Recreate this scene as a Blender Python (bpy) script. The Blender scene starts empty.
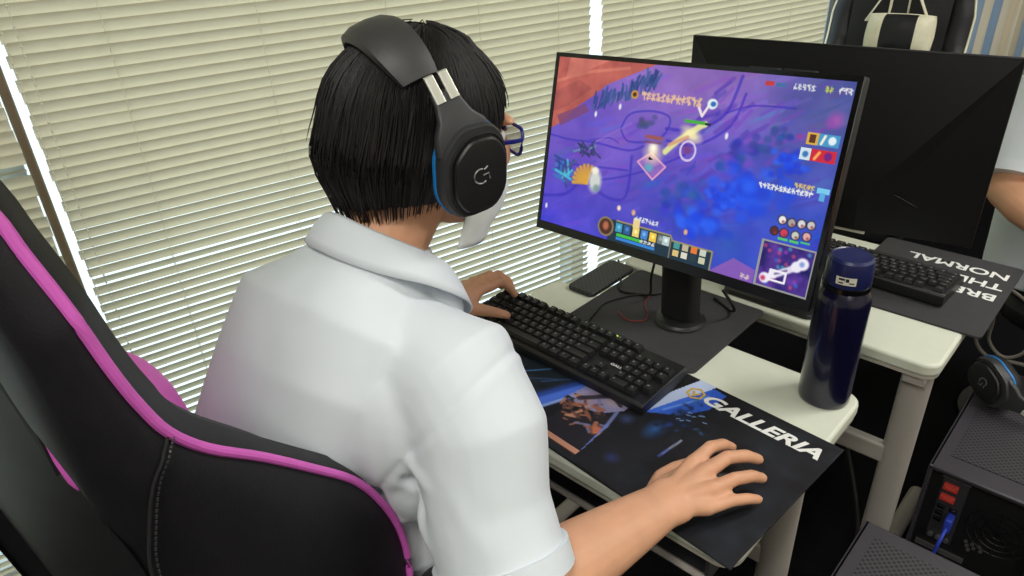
import bpy, bmesh, math, random
import numpy as np
from mathutils import Vector, Matrix, noise as mnoise
random.seed(7); RNG = np.random.default_rng(7)
PI = math.pi; R = math.radians
scene = bpy.context.scene
C = scene.collection

# ------------------------------------------------------------------ camera
# world frame: X along the long edge of the desks, Y away from the seated person, Z up, metres
CAM_H = 1.46
cd = bpy.data.cameras.new('camera'); cam = bpy.data.objects.new('camera', cd); C.objects.link(cam)
_r = Vector((0.72884142, 0.68334047, -0.04284839)); _u = Vector((-0.30134913, 0.37634996, 0.87609897)); _f = Vector((-0.61479987, 0.6256249, -0.4802235))
cam.matrix_world = Matrix(((_r.x, _u.x, -_f.x, 0), (_r.y, _u.y, -_f.y, 0), (_r.z, _u.z, -_f.z, CAM_H), (0, 0, 0, 1)))
cd.sensor_width = 36.0; cd.lens = 36.0 * 710 / 1024; cd.clip_start = 0.02; cd.clip_end = 60
scene.camera = cam
# ------------------------------------------------------------------ view, world, lamps
scene.view_settings.view_transform = 'Standard'; scene.view_settings.look = 'None'
scene.view_settings.exposure = 0.0; scene.view_settings.gamma = 1.0; scene.view_settings.use_curve_mapping = False
w = bpy.data.worlds.new('sky'); scene.world = w; w.use_nodes = True
wb = w.node_tree.nodes['Background']; wb.inputs[0].default_value = (0.84, 0.94, 1.0, 1); wb.inputs[1].default_value = 1.7
WALL_A = R(78.6); WALL_P = Vector((-1.454, 0.915, 0))
WALL_M = Matrix.Translation(WALL_P) @ Matrix.Rotation(WALL_A, 4, 'Z')       # local x along the window wall, y outwards, z up
LAMPS = [(-1.2, -1.7), (-1.2, -3.6), (1.3, -1.7), (1.3, -3.6), (2.75, -2.3)]              # ceiling lamps in wall coordinates, the last one added to brighten the curtain
for (ls, ln) in LAMPS:
    ld = bpy.data.lights.new('ceiling_lamp', 'AREA'); ld.shape = 'RECTANGLE'; ld.size = 1.2; ld.size_y = 0.28
    ld.energy = 23.8; ld.color = (1.0, 0.98, 0.93)
    lo = bpy.data.objects.new('ceiling_lamp_light', ld); C.objects.link(lo)
    lo.matrix_world = WALL_M @ Matrix.Translation((ls, ln, 2.475))

# ------------------------------------------------------------------ materials
def lin(c):
    c = c / 255.0
    return c / 12.92 if c <= 0.04045 else ((c + 0.055) / 1.055) ** 2.4
def rgb(t): return (lin(t[0]), lin(t[1]), lin(t[2]), 1)
MATS = {}
def mat(name, col, rough=0.6, metal=0.0, spec=0.5, var=0.06, vscale=40, bump=0.0, bscale=300, coat=0.0, sheen=0.0, sss=0.0, stretch=None, detail=3):
    if name in MATS: return MATS[name]
    m = bpy.data.materials.new(name); m.use_nodes = True; nt = m.node_tree; b = nt.nodes['Principled BSDF']
    b.inputs['Roughness'].default_value = rough; b.inputs['Metallic'].default_value = metal
    b.inputs['Specular IOR Level'].default_value = spec; b.inputs['Coat Weight'].default_value = coat
    b.inputs['Sheen Weight'].default_value = sheen
    if sss: b.inputs['Subsurface Weight'].default_value = sss; b.inputs['Subsurface Radius'].default_value = (0.012, 0.005, 0.003); b.inputs['Subsurface Scale'].default_value = 1.0
    tc = nt.nodes.new('ShaderNodeTexCoord'); src = tc.outputs['Object']
    if stretch:
        mp = nt.nodes.new('ShaderNodeMapping'); mp.inputs['Scale'].default_value = stretch; nt.links.new(src, mp.inputs[0]); src = mp.outputs[0]
    n = nt.nodes.new('ShaderNodeTexNoise'); n.inputs['Scale'].default_value = vscale; n.inputs['Detail'].default_value = detail; nt.links.new(src, n.inputs['Vector'])
    r = nt.nodes.new('ShaderNodeValToRGB'); c = rgb(col)
    r.color_ramp.elements[0].position = 0.3; r.color_ramp.elements[1].position = 0.7
    r.color_ramp.elements[0].color = tuple(x * (1 - var) for x in c[:3]) + (1,); r.color_ramp.elements[1].color = tuple(min(1, x * (1 + var)) for x in c[:3]) + (1,)
    nt.links.new(n.outputs['Fac'], r.inputs['Fac']); nt.links.new(r.outputs['Color'], b.inputs['Base Color'])
    if bump:
        n2 = nt.nodes.new('ShaderNodeTexNoise'); n2.inputs['Scale'].default_value = bscale; n2.inputs['Detail'].default_value = 2; nt.links.new(src, n2.inputs['Vector'])
        bp = nt.nodes.new('ShaderNodeBump'); bp.inputs['Strength'].default_value = bump; bp.inputs['Distance'].default_value = 0.001
        nt.links.new(n2.outputs['Fac'], bp.inputs['Height']); nt.links.new(bp.outputs['Normal'], b.inputs['Normal'])
    MATS[name] = m; return m
def mat_attr(name, emit=0.0, rough=0.6, spec=0.3):
    m = bpy.data.materials.new(name); m.use_nodes = True; nt = m.node_tree; b = nt.nodes['Principled BSDF']
    a = nt.nodes.new('ShaderNodeAttribute'); a.attribute_name = 'print'
    b.inputs['Roughness'].default_value = rough; b.inputs['Specular IOR Level'].default_value = spec
    if emit:
        b.inputs['Base Color'].default_value = (0.01, 0.01, 0.012, 1)
        nt.links.new(a.outputs['Color'], b.inputs['Emission Color']); b.inputs['Emission Strength'].default_value = emit
    else: nt.links.new(a.outputs['Color'], b.inputs['Base Color'])
    return m
def mat_holes(name, col, pitch, rad, rough=0.5, angle=45, hole=(6, 6, 7), axes='xy'):
    m = mat(name, col, rough, var=0.03); nt = m.node_tree; b = nt.nodes['Principled BSDF']
    tc = nt.nodes.new('ShaderNodeTexCoord'); mp = nt.nodes.new('ShaderNodeMapping')
    mp.inputs['Rotation'].default_value = (0, 0, R(angle)); mp.inputs['Scale'].default_value = (1 / pitch, 1 / pitch, 1 / pitch)
    nt.links.new(tc.outputs['Object'], mp.inputs[0])
    fr = nt.nodes.new('ShaderNodeVectorMath'); fr.operation = 'FRACTION'; nt.links.new(mp.outputs[0], fr.inputs[0])
    sb = nt.nodes.new('ShaderNodeVectorMath'); sb.operation = 'SUBTRACT'; sb.inputs[1].default_value = (.5, .5, .5); nt.links.new(fr.outputs[0], sb.inputs[0])
    ml = nt.nodes.new('ShaderNodeVectorMath'); ml.operation = 'MULTIPLY'; ml.inputs[1].default_value = (1, 1, 0); nt.links.new(sb.outputs[0], ml.inputs[0])
    ln = nt.nodes.new('ShaderNodeVectorMath'); ln.operation = 'LENGTH'; nt.links.new(ml.outputs[0], ln.inputs[0])
    lt = nt.nodes.new('ShaderNodeMath'); lt.operation = 'LESS_THAN'; lt.inputs[1].default_value = rad; nt.links.new(ln.outputs['Value'], lt.inputs[0])
    mx = nt.nodes.new('ShaderNodeMixRGB'); mx.inputs[2].default_value = rgb(hole); nt.links.new(lt.outputs[0], mx.inputs[0])
    old = b.inputs['Base Color'].links[0].from_socket; nt.links.new(old, mx.inputs[1]); nt.links.new(mx.outputs[0], b.inputs['Base Color'])
    return m
def mat_emit(name, col, s):
    m = bpy.data.materials.new(name); m.use_nodes = True; b = m.node_tree.nodes['Principled BSDF']
    b.inputs['Base Color'].default_value = rgb(col); b.inputs['Emission Color'].default_value = rgb(col); b.inputs['Emission Strength'].default_value = s
    return m
def mat_glass(name, gl=.07):
    m = bpy.data.materials.new(name); m.use_nodes = True; nt = m.node_tree; nt.nodes.clear()
    o = nt.nodes.new('ShaderNodeOutputMaterial'); t = nt.nodes.new('ShaderNodeBsdfTransparent'); g = nt.nodes.new('ShaderNodeBsdfGlossy'); g.inputs['Roughness'].default_value = 0.02
    t.inputs['Color'].default_value = (0.93, 0.97, 0.97, 1)
    mx = nt.nodes.new('ShaderNodeMixShader'); mx.inputs[0].default_value = gl
    nt.links.new(t.outputs[0], mx.inputs[1]); nt.links.new(g.outputs[0], mx.inputs[2]); nt.links.new(mx.outputs[0], o.inputs[0])
    return m
def mat_slat(name, col, trans):
    m = mat(name, col, 0.55, var=0.02, spec=0.25); nt = m.node_tree; b = nt.nodes['Principled BSDF']; o = nt.nodes['Material Output']
    t = nt.nodes.new('ShaderNodeBsdfTranslucent'); t.inputs['Color'].default_value = rgb(col)
    mx = nt.nodes.new('ShaderNodeMixShader'); mx.inputs[0].default_value = trans
    nt.links.new(b.outputs[0], mx.inputs[1]); nt.links.new(t.outputs[0], mx.inputs[2]); nt.links.new(mx.outputs[0], o.inputs[0])
    return m
M_BLACK = mat('black_plastic', (22, 22, 24), 0.42, bump=0.08, bscale=900)
M_BLACKM = mat('matte_black_plastic', (18, 18, 20), 0.65)
M_GLOSSB = mat('gloss_black_plastic', (12, 12, 14), 0.18)
M_DGREY = mat('dark_grey_plastic', (46, 47, 49), 0.45, bump=0.1, bscale=900)
M_LEATHER = mat('black_leather', (26, 25, 29), 0.5, spec=0.3, bump=0.25, bscale=450, var=0.1)
M_LEATHER2 = mat('smooth_black_leather', (24, 24, 27), 0.5, spec=0.4, bump=0.25, bscale=450, var=0.1)
M_PINK = mat('pink_leather', (205, 95, 185), 0.5, spec=0.35, bump=0.15, bscale=400)
M_STITCH = mat('black_thread', (12, 12, 14), 0.8)
M_SHIRT = mat('white_shirt_cotton', (211, 218, 224), 0.85, spec=0.1, var=0.015, vscale=8, bump=0.12, bscale=1200, sheen=0.1)
M_SKIN = mat('skin', (204, 153, 121), 0.5, spec=0.35, var=0.07, vscale=22, bump=0.12, bscale=500, sss=0.12)
M_HAIR = mat('black_hair', (22, 18, 18), 0.55, spec=0.35, var=0.35, vscale=30, bump=0.5, bscale=260, stretch=(3, 3, .25))
M_TROUSER = mat('dark_navy_trousers', (24, 27, 34), 0.9, spec=0.1, var=0.1)
M_SHOE = mat('black_shoe', (20, 20, 22), 0.5)
M_MASK = mat('white_mask_fabric', (226, 230, 226), 0.8, bump=0.1)
M_BLUEF = mat('navy_glasses_frame', (28, 30, 110), 0.3)
M_LENS = mat_glass('lens_glass', .32)
M_BLUE = mat('blue_accent', (28, 120, 190), 0.4)
M_SILVER = mat('brushed_steel', (216, 216, 204), 0.32, metal=0.5)
M_DESK = mat('cream_desk_laminate', (204, 207, 192), 0.5, spec=0.3, var=0.015)
M_DESKE = mat('grey_desk_edging', (168, 164, 152), 0.55, var=0.03)
M_LEG = mat('grey_painted_steel', (158, 152, 146), 0.42, spec=0.4, var=0.02)
M_TRAY = mat('dark_grey_tray', (48, 47, 50), 0.5)
M_BOARD = mat('charcoal_mat_rubber', (58, 58, 60), 0.75, spec=0.2, bump=0.1, bscale=700)
M_KEY = mat('black_keycap', (24, 24, 26), 0.5, bump=0.05)
M_KEYW = mat('key_legend', (150, 152, 156), 0.5)
M_BOTTLE = mat('navy_gloss_enamel', (10, 10, 40), 0.25, coat=0.4, spec=0.5, var=0.03)
M_CAP = mat('navy_translucent_cap', (28, 34, 82), 0.35, coat=0.2)
M_LABEL_LIP = mat('white_label_and_lit_lip', (214, 212, 196), 0.6)
M_INK = mat('black_ink', (25, 25, 28), 0.6)
M_WHITE = mat('white_print', (222, 222, 220), 0.6)
M_GOLD = mat('gold_print', (196, 160, 60), 0.5)
M_CASE = mat('dark_steel_case', (52, 49, 56), 0.45, spec=0.5, var=0.04)
M_CASED = mat('case_interior_black', (10, 10, 12), 0.6)
M_RED = mat('red_port', (190, 60, 48), 0.5)
M_VGA = mat('blue_plug', (48, 70, 190), 0.5)
M_METAL = mat('zinc_metal', (150, 150, 150), 0.35, metal=0.8)
M_CABLE = mat('black_cable', (16, 16, 17), 0.5)
M_GREYC = mat('grey_cable', (128, 124, 116), 0.55)
M_REDC = mat('red_cable', (110, 40, 36), 0.55)
M_CREAM = mat('cream_leather', (226, 222, 196), 0.55, bump=0.15, bscale=400)
M_SLAT = mat_slat('cream_aluminium_slat', (224, 219, 193), 0.20)
M_MONB = mat('black_monitor_back', (13, 13, 15), 0.42, spec=0.35, bump=0.05)
M_CORD = mat('white_cord', (222, 220, 200), 0.7)
M_FRAME = mat('brown_aluminium', (122, 106, 86), 0.45, metal=0.2)
M_WFRAME = mat('pale_aluminium', (196, 206, 210), 0.4)
M_WALL = mat('painted_wall', (205, 198, 176), 0.9, bump=0.1, bscale=120)
M_CEIL = mat('ceiling_tile', (228, 224, 208), 0.95, bump=0.3, bscale=160)
M_FLOOR = mat('dark_carpet', (15, 15, 18), 0.95, spec=0.05, bump=0.6, bscale=500, var=0.2, vscale=300)
M_PANE = mat_glass('window_glass')
M_LED = mat_emit('green_indicator', (170, 220, 70), 0.8)
M_LAMP = mat_emit('lamp_diffuser', (255, 248, 230), 3.0)
M_MESHGREY = mat_holes('black_perforated_plastic', (44, 45, 48), 0.0085, 0.3, hole=(5, 5, 6))
M_CASEHOLE = mat_holes('dark_steel_perforated', (55, 52, 59), 0.0082, 0.34, angle=45, hole=(5, 5, 6))

# ------------------------------------------------------------------ mesh helpers
class MB:
    def __init__(s): s.v = []; s.f = []; s.m = []
    def raw(s, vs, fs, mi=0):
        o = len(s.v); s.v += [tuple(map(float, p)) for p in vs]; s.f += [tuple(i + o for i in f) for f in fs]; s.m += [mi] * len(fs); return s
    def box(s, c, d, rot=None, mi=0, taper=1.0):
        x, y, z = d[0] / 2, d[1] / 2, d[2] / 2
        vs = [Vector((sx * x * (taper if sz > 0 else 1), sy * y * (taper if sz > 0 else 1), sz * z)) for sz in (-1, 1) for sx, sy in ((-1, -1), (1, -1), (1, 1), (-1, 1))]
        if rot is not None: vs = [rot @ p for p in vs]
        vs = [p + Vector(c) for p in vs]
        return s.raw(vs, [(3, 2, 1, 0), (4, 5, 6, 7), (0, 1, 5, 4), (1, 2, 6, 5), (2, 3, 7, 6), (3, 0, 4, 7)], mi)
    def prism(s, poly, a, b, axis='z', mi=0):
        n = len(poly)
        def mk(p, h): return {'z': (p[0], p[1], h), 'y': (p[0], h, p[1]), 'x': (h, p[0], p[1])}[axis]
        vs = [mk(p, a) for p in poly] + [mk(p, b) for p in poly]
        return s.raw(vs, [tuple(range(n))[::-1], tuple(range(n, 2 * n))] + [(i, (i + 1) % n, n + (i + 1) % n, n + i) for i in range(n)], mi)
    def tube(s, pts, rad, n=10, up=(0, 0, 1), flat=1.0, caps=True, mi=0, round_caps=False):
        P = [Vector(p) for p in pts]; k = len(P)
        if not hasattr(rad, '__len__'): rad = [rad] * k
        rad = list(rad)
        if round_caps:
            d0 = (P[0] - P[1]).normalized(); d1 = (P[-1] - P[-2]).normalized(); r0, r1 = rad[0], rad[-1]
            f0 = r0 if not hasattr(r0, '__len__') else min(r0); f1 = r1 if not hasattr(r1, '__len__') else min(r1)
            sc = lambda r, q: r * q if not hasattr(r, '__len__') else (r[0] * q, r[1] * q)
            P = [P[0] + d0 * f0 * .95, P[0] + d0 * f0 * .75, P[0] + d0 * f0 * .4] + P + [P[-1] + d1 * f1 * .4, P[-1] + d1 * f1 * .75, P[-1] + d1 * f1 * .95]
            rad = [sc(r0, .3), sc(r0, .66), sc(r0, .92)] + rad + [sc(r1, .92), sc(r1, .66), sc(r1, .3)]; k += 6
        vs = []; upv = Vector(up)
        for i in range(k):
            t = (P[min(i + 1, k - 1)] - P[max(i - 1, 0)]).normalized()
            a = t.cross(upv)
            if a.length < 1e-4: a = t.cross(Vector((1, 0, 0)))
            a.normalize(); b = a.cross(t).normalized()
            r = rad[i]; ra, rb = (r, r * flat) if not hasattr(r, '__len__') else r
            for j in range(n):
                q = 2 * PI * j / n; vs.append(P[i] + a * (ra * math.cos(q)) + b * (rb * math.sin(q)))
        fs = [(i * n + j, i * n + (j + 1) % n, (i + 1) * n + (j + 1) % n, (i + 1) * n + j) for i in range(k - 1) for j in range(n)]
        if caps: fs += [tuple(range(n))[::-1], tuple((k - 1) * n + j for j in range(n))]
        return s.raw(vs, fs, mi)
    def lathe(s, prof, n=32, c=(0, 0, 0), mi=0, caps=True):
        vs = [(c[0] + r * math.cos(2 * PI * j / n), c[1] + r * math.sin(2 * PI * j / n), c[2] + z) for r, z in prof for j in range(n)]; k = len(prof)
        fs = [(i * n + j, i * n + (j + 1) % n, (i + 1) * n + (j + 1) % n, (i + 1) * n + j) for i in range(k - 1) for j in range(n)]
        if caps: fs += [tuple(range(n))[::-1], tuple((k - 1) * n + j for j in range(n))]
        return s.raw(vs, fs, mi)
    def ell(s, c, r, nu=24, nv=16, rot=None, mi=0):
        vs = []; 
        for i in range(1, nv):
            a = PI * i / nv
            for j in range(nu):
                b = 2 * PI * j / nu; p = Vector((r[0] * math.sin(a) * math.cos(b), r[1] * math.sin(a) * math.sin(b), r[2] * math.cos(a))); vs.append(p)
        vs += [Vector((0, 0, r[2])), Vector((0, 0, -r[2]))]; t = len(vs) - 2; bt = len(vs) - 1
        if rot is not None: vs = [rot @ p for p in vs]
        vs = [p + Vector(c) for p in vs]
        fs = [(i * nu + j, (i + 1) * nu + j, (i + 1) * nu + (j + 1) % nu, i * nu + (j + 1) % nu) for i in range(nv - 2) for j in range(nu)]
        fs += [(t, j, (j + 1) % nu) for j in range(nu)] + [(bt, (nv - 2) * nu + (j + 1) % nu, (nv - 2) * nu + j) for j in range(nu)]
        return s.raw(vs, fs, mi)
    def loft(s, rings, caps=True, mi=0, closed=True):
        n = len(rings[0]); k = len(rings); vs = [p for r in rings for p in r]
        fs = [(i * n + j, i * n + (j + 1) % n, (i + 1) * n + (j + 1) % n, (i + 1) * n + j) for i in range(k - 1) for j in range(n if closed else n - 1)]
        if caps and closed: fs += [tuple(range(n))[::-1], tuple((k - 1) * n + j for j in range(n))]
        return s.raw(vs, fs, mi)
    def xf(s, m): s.v = [tuple(m @ Vector(p)) for p in s.v]; return s
def finish(o, angle=35, bevel=0.0, seg=2):
    me = o.data
    if angle: me.shade_smooth(); me.set_sharp_from_angle(angle=R(angle))
    if bevel:
        b = o.modifiers.new('bevel', 'BEVEL'); b.width = bevel; b.segments = seg; b.limit_method = 'ANGLE'; b.angle_limit = R(40); b.harden_normals = False
def obj(name, mb, mats, parent=None, angle=35, bevel=0.0, seg=2, fix=True):
    me = bpy.data.meshes.new(name); me.from_pydata(mb.v, [], mb.f); me.update()
    if not isinstance(mats, (list, tuple)): mats = [mats]
    for m in mats: me.materials.append(m)
    if len(mats) > 1: me.polygons.foreach_set('material_index', mb.m)
    if fix:
        bm = bmesh.new(); bm.from_mesh(me); bmesh.ops.recalc_face_normals(bm, faces=bm.faces); bm.to_mesh(me); bm.free()
    o = bpy.data.objects.new(name, me); C.objects.link(o)
    if parent is not None: o.parent = parent
    finish(o, angle, bevel, seg)
    return o
def tag(o, label, cat, group=None):
    o['label'] = label; o['category'] = cat
    if group: o['group'] = group
    return o
def thing(name, label, cat, loc=(0, 0, 0), rz=0.0, group=None):
    o = bpy.data.objects.new(name, None); o.empty_display_size = 0.05; C.objects.link(o); o.location = loc; o.rotation_euler = (0, 0, rz)
    return tag(o, label, cat, group)
def struct(o): o['kind'] = 'structure'; return o
def fuse(name, mb, voxel, smooth, m, parent=None, deform=None, fac=0.5):
    """one continuous skin over overlapping closed volumes"""
    me = bpy.data.meshes.new(name + '_src'); me.from_pydata(mb.v, [], mb.f)
    bm = bmesh.new(); bm.from_mesh(me); bmesh.ops.recalc_face_normals(bm, faces=bm.faces); bm.to_mesh(me); bm.free()
    t = bpy.data.objects.new(name + '_src', me); C.objects.link(t)
    r = t.modifiers.new('r', 'REMESH'); r.mode = 'VOXEL'; r.voxel_size = voxel; r.use_smooth_shade = True
    if smooth: s = t.modifiers.new('s', 'SMOOTH'); s.factor = fac; s.iterations = smooth
    dg = bpy.context.evaluated_depsgraph_get(); dg.update()
    out = bpy.data.meshes.new_from_object(t.evaluated_get(dg)); out.name = name
    bpy.data.objects.remove(t); bpy.data.meshes.remove(me)
    if deform is not None:
        n = len(out.vertices); co = np.empty(n * 3); no = np.empty(n * 3)
        out.vertices.foreach_get('co', co); out.vertices.foreach_get('normal', no)
        co = deform(co.reshape(-1, 3), no.reshape(-1, 3)); out.vertices.foreach_set('co', co.ravel()); out.update()
    out.materials.clear(); out.materials.append(m); out.shade_smooth()
    o = bpy.data.objects.new(name, out); C.objects.link(o)
    if parent is not None: o.parent = parent
    return o
_font = {}
def text_mb(body, size, extrude=0.0004, shear=0.0, offset=0.0, sx=1.0, align='LEFT'):
    cu = bpy.data.curves.new('t', 'FONT'); cu.body = body; cu.size = size; cu.extrude = extrude; cu.shear = shear; cu.offset = offset; cu.align_x = align; cu.resolution_u = 4
    t = bpy.data.objects.new('t', cu); C.objects.link(t); dg = bpy.context.evaluated_depsgraph_get(); dg.update()
    me = bpy.data.meshes.new_from_object(t.evaluated_get(dg)); mb = MB()
    mb.raw([(v.co.x * sx, v.co.y, v.co.z) for v in me.vertices], [tuple(p.vertices) for p in me.polygons])
    bpy.data.objects.remove(t); bpy.data.meshes.remove(me); return mb
def arc(c, r, a0, a1, n): return [(c[0] + r * math.cos(a0 + (a1 - a0) * i / n), c[1] + r * math.sin(a0 + (a1 - a0) * i / n)) for i in range(n + 1)]
def rrect(x0, y0, x1, y1, r, n=6):
    p = []
    for (cx, cy, a) in ((x1 - r, y0 + r, -PI / 2), (x1 - r, y1 - r, 0), (x0 + r, y1 - r, PI / 2), (x0 + r, y0 + r, PI)): p += arc((cx, cy), r, a, a + PI / 2, n)
    return p
def catmull(pts, per=6):
    P = [np.array(p, float) for p in pts]; out = []
    for i in range(len(P) - 1):
        p0 = P[max(i - 1, 0)]; p1 = P[i]; p2 = P[i + 1]; p3 = P[min(i + 2, len(P) - 1)]
        for k in range(per):
            t = k / per; out.append(0.5 * (2 * p1 + (p2 - p0) * t + (2 * p0 - 5 * p1 + 4 * p2 - p3) * t * t + (3 * p1 - p0 - 3 * p2 + p3) * t ** 3))
    out.append(P[-1]); return out
def cable(name, pts, r, m, label, cat='cable', group=None, parent=None):
    o = obj(name, MB().tube(catmull(pts, 7), r, 8), m, parent)
    if parent is None: tag(o, label, cat, group)
    return o

# ------------------------------------------------------------------ the room (wall coordinates: s along, n outwards, z up)
S0, S1, NB, ZC = -3.6, 4.1, -5.0, 2.6
def wall_obj(name, mb, m, **k):
    o = obj(name, mb, m, **k); o.matrix_world = WALL_M; return struct(o)
wall_obj('floor', MB().box(((S0 + S1) / 2, NB / 2, -.03), (S1 - S0 + .4, -NB + .5, .06)), M_FLOOR)
wall_obj('ceiling', MB().box(((S0 + S1) / 2, NB / 2, ZC + .03), (S1 - S0 + .4, -NB + .5, .06)), M_CEIL)
wall_obj('wall_left', MB().box((S0 - .05, NB / 2, ZC / 2), (.1, -NB + .5, ZC)), M_WALL)
wall_obj('wall_back', MB().box(((S0 + S1) / 2, NB - .05, ZC / 2), (S1 - S0 + .4, .1, ZC)), M_WALL)
WS0, WS1, WZ0, WZ1 = -2.8, 2.1, 0.06, 2.35
wall_obj('wall_window', MB().box(((S0 + WS0) / 2, .16, ZC / 2), (WS0 - S0, .16, ZC)).box(((S1 + WS1) / 2, .16, ZC / 2), (S1 - WS1, .16, ZC))
         .box(((WS0 + WS1) / 2, .16, WZ0 / 2), (WS1 - WS0, .16, WZ0)).box(((WS0 + WS1) / 2, .16, (ZC + WZ1) / 2), (WS1 - WS0, .16, ZC - WZ1)), M_WALL)
# panelled wall at the far right, with pale planks and blue stripes
m_stripe = bpy.data.materials.new('striped_wood_panel'); m_stripe.use_nodes = True; nt = m_stripe.node_tree; b = nt.nodes['Principled BSDF']; b.inputs['Roughness'].default_value = .7
tc = nt.nodes.new('ShaderNodeTexCoord'); sp = nt.nodes.new('ShaderNodeSeparateXYZ'); nt.links.new(tc.outputs['Object'], sp.inputs[0])
ml = nt.nodes.new('ShaderNodeMath'); ml.operation = 'MULTIPLY'; ml.inputs[1].default_value = 1 / .58; nt.links.new(sp.outputs['X'], ml.inputs[0])
fr = nt.nodes.new('ShaderNodeMath'); fr.operation = 'FRACT'; nt.links.new(ml.outputs[0], fr.inputs[0])
rp = nt.nodes.new('ShaderNodeValToRGB'); rp.color_ramp.interpolation = 'CONSTANT'
for i, (p, c) in enumerate([(0, (222, 212, 186)), (.16, (232, 228, 210)), (.3, (206, 198, 178)), (.42, (150, 176, 206)), (.56, (228, 222, 202)), (.7, (142, 170, 204)), (.84, (224, 220, 204))]):
    e = rp.color_ramp.elements[i] if i < 2 else rp.color_ramp.elements.new(p)
    e.position = p; e.color = rgb(c)
nz = nt.nodes.new('ShaderNodeTexNoise'); nz.inputs['Scale'].default_value = 8; mp = nt.nodes.new('ShaderNodeMapping'); mp.inputs['Scale'].default_value = (1, 8, .6)
nt.links.new(tc.outputs['Object'], mp.inputs[0]); nt.links.new(mp.outputs[0], nz.inputs['Vector'])
mx = nt.nodes.new('ShaderNodeMixRGB'); mx.blend_type = 'MULTIPLY'; mx.inputs[0].default_value = .12; nt.links.new(fr.outputs[0], rp.inputs[0])
nt.links.new(rp.outputs[0], mx.inputs[1]); nt.links.new(nz.outputs['Fac'], mx.inputs[2]); nt.links.new(mx.outputs[0], b.inputs['Base Color'])
wall_obj('wall_right', MB().box((S1 + .05, NB / 2, ZC / 2), (.1, -NB + .5, ZC)), M_WALL)
ct = thing('curtain', 'striped curtain of pale and blue bands on the far part of the window wall', 'curtain'); ct.matrix_world = WALL_M
obj('cloth', MB().loft([[(2.16 + 1.84 * i / 96, .02 + .022 * math.sin(i * 1.25) + d, z) for i in range(97)] for (z, d) in ((.03, 0), (.8, .004), (1.6, -.003), (2.4, 0))] , caps=False, closed=False), m_stripe, ct, angle=80).modifiers.new('thick', 'SOLIDIFY').thickness = .003
obj('rail', MB().tube([(2.1, .02, 2.42), (4.02, .02, 2.42)], .014, 12), M_WFRAME, ct)
wall_obj('trim_1', MB().box((S1 - .03, -.03, ZC / 2), (.06, .10, ZC)), M_FRAME)
# window: frame with mullions and panes
mull = [WS0, -1.95, -.655, .812, WS1]
f = MB()
for i, s in enumerate(mull): f.box((s, .115, (WZ0 + WZ1) / 2), (.05, .07, WZ1 - WZ0))
f.box(((WS0 + WS1) / 2, .115, WZ0 + .025), (WS1 - WS0, .068, .05)).box(((WS0 + WS1) / 2, .115, WZ1 - .025), (WS1 - WS0, .068, .05))
win = wall_obj('window_1', f, M_WFRAME, bevel=.003)
for i in range(4):
    p = obj('pane', MB().box(((mull[i] + mull[i + 1]) / 2, .125, (WZ0 + WZ1) / 2), (mull[i + 1] - mull[i] - .04, .006, WZ1 - WZ0 - .08)), M_PANE, win, angle=0)
wall_obj('trim_2', MB().box((-.6155, .05, 1.3), (.018, .05, 2.4)), M_FRAME, bevel=.004)     # brown post between the two left blinds
# ceiling lamps
for i, (ls, ln) in enumerate(LAMPS):
    t = thing('ceiling_light', ['ceiling light over the seated player by the window', 'ceiling light at the rear of the room behind the camera', 'ceiling light over the far desk near the striped wall', 'ceiling light in the far rear corner', 'unseen ceiling light added to brighten the striped curtain'][i], 'ceiling light', group='ceiling lights')
    t.matrix_world = WALL_M @ Matrix.Translation((ls, ln, ZC))
    obj('housing', MB().box((0, 0, -.05), (1.3, .34, .1)), M_WFRAME, t, bevel=.008)
    obj('diffuser', MB().box((0, 0, -.105), (1.2, .28, .012)), M_LAMP, t)

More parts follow.
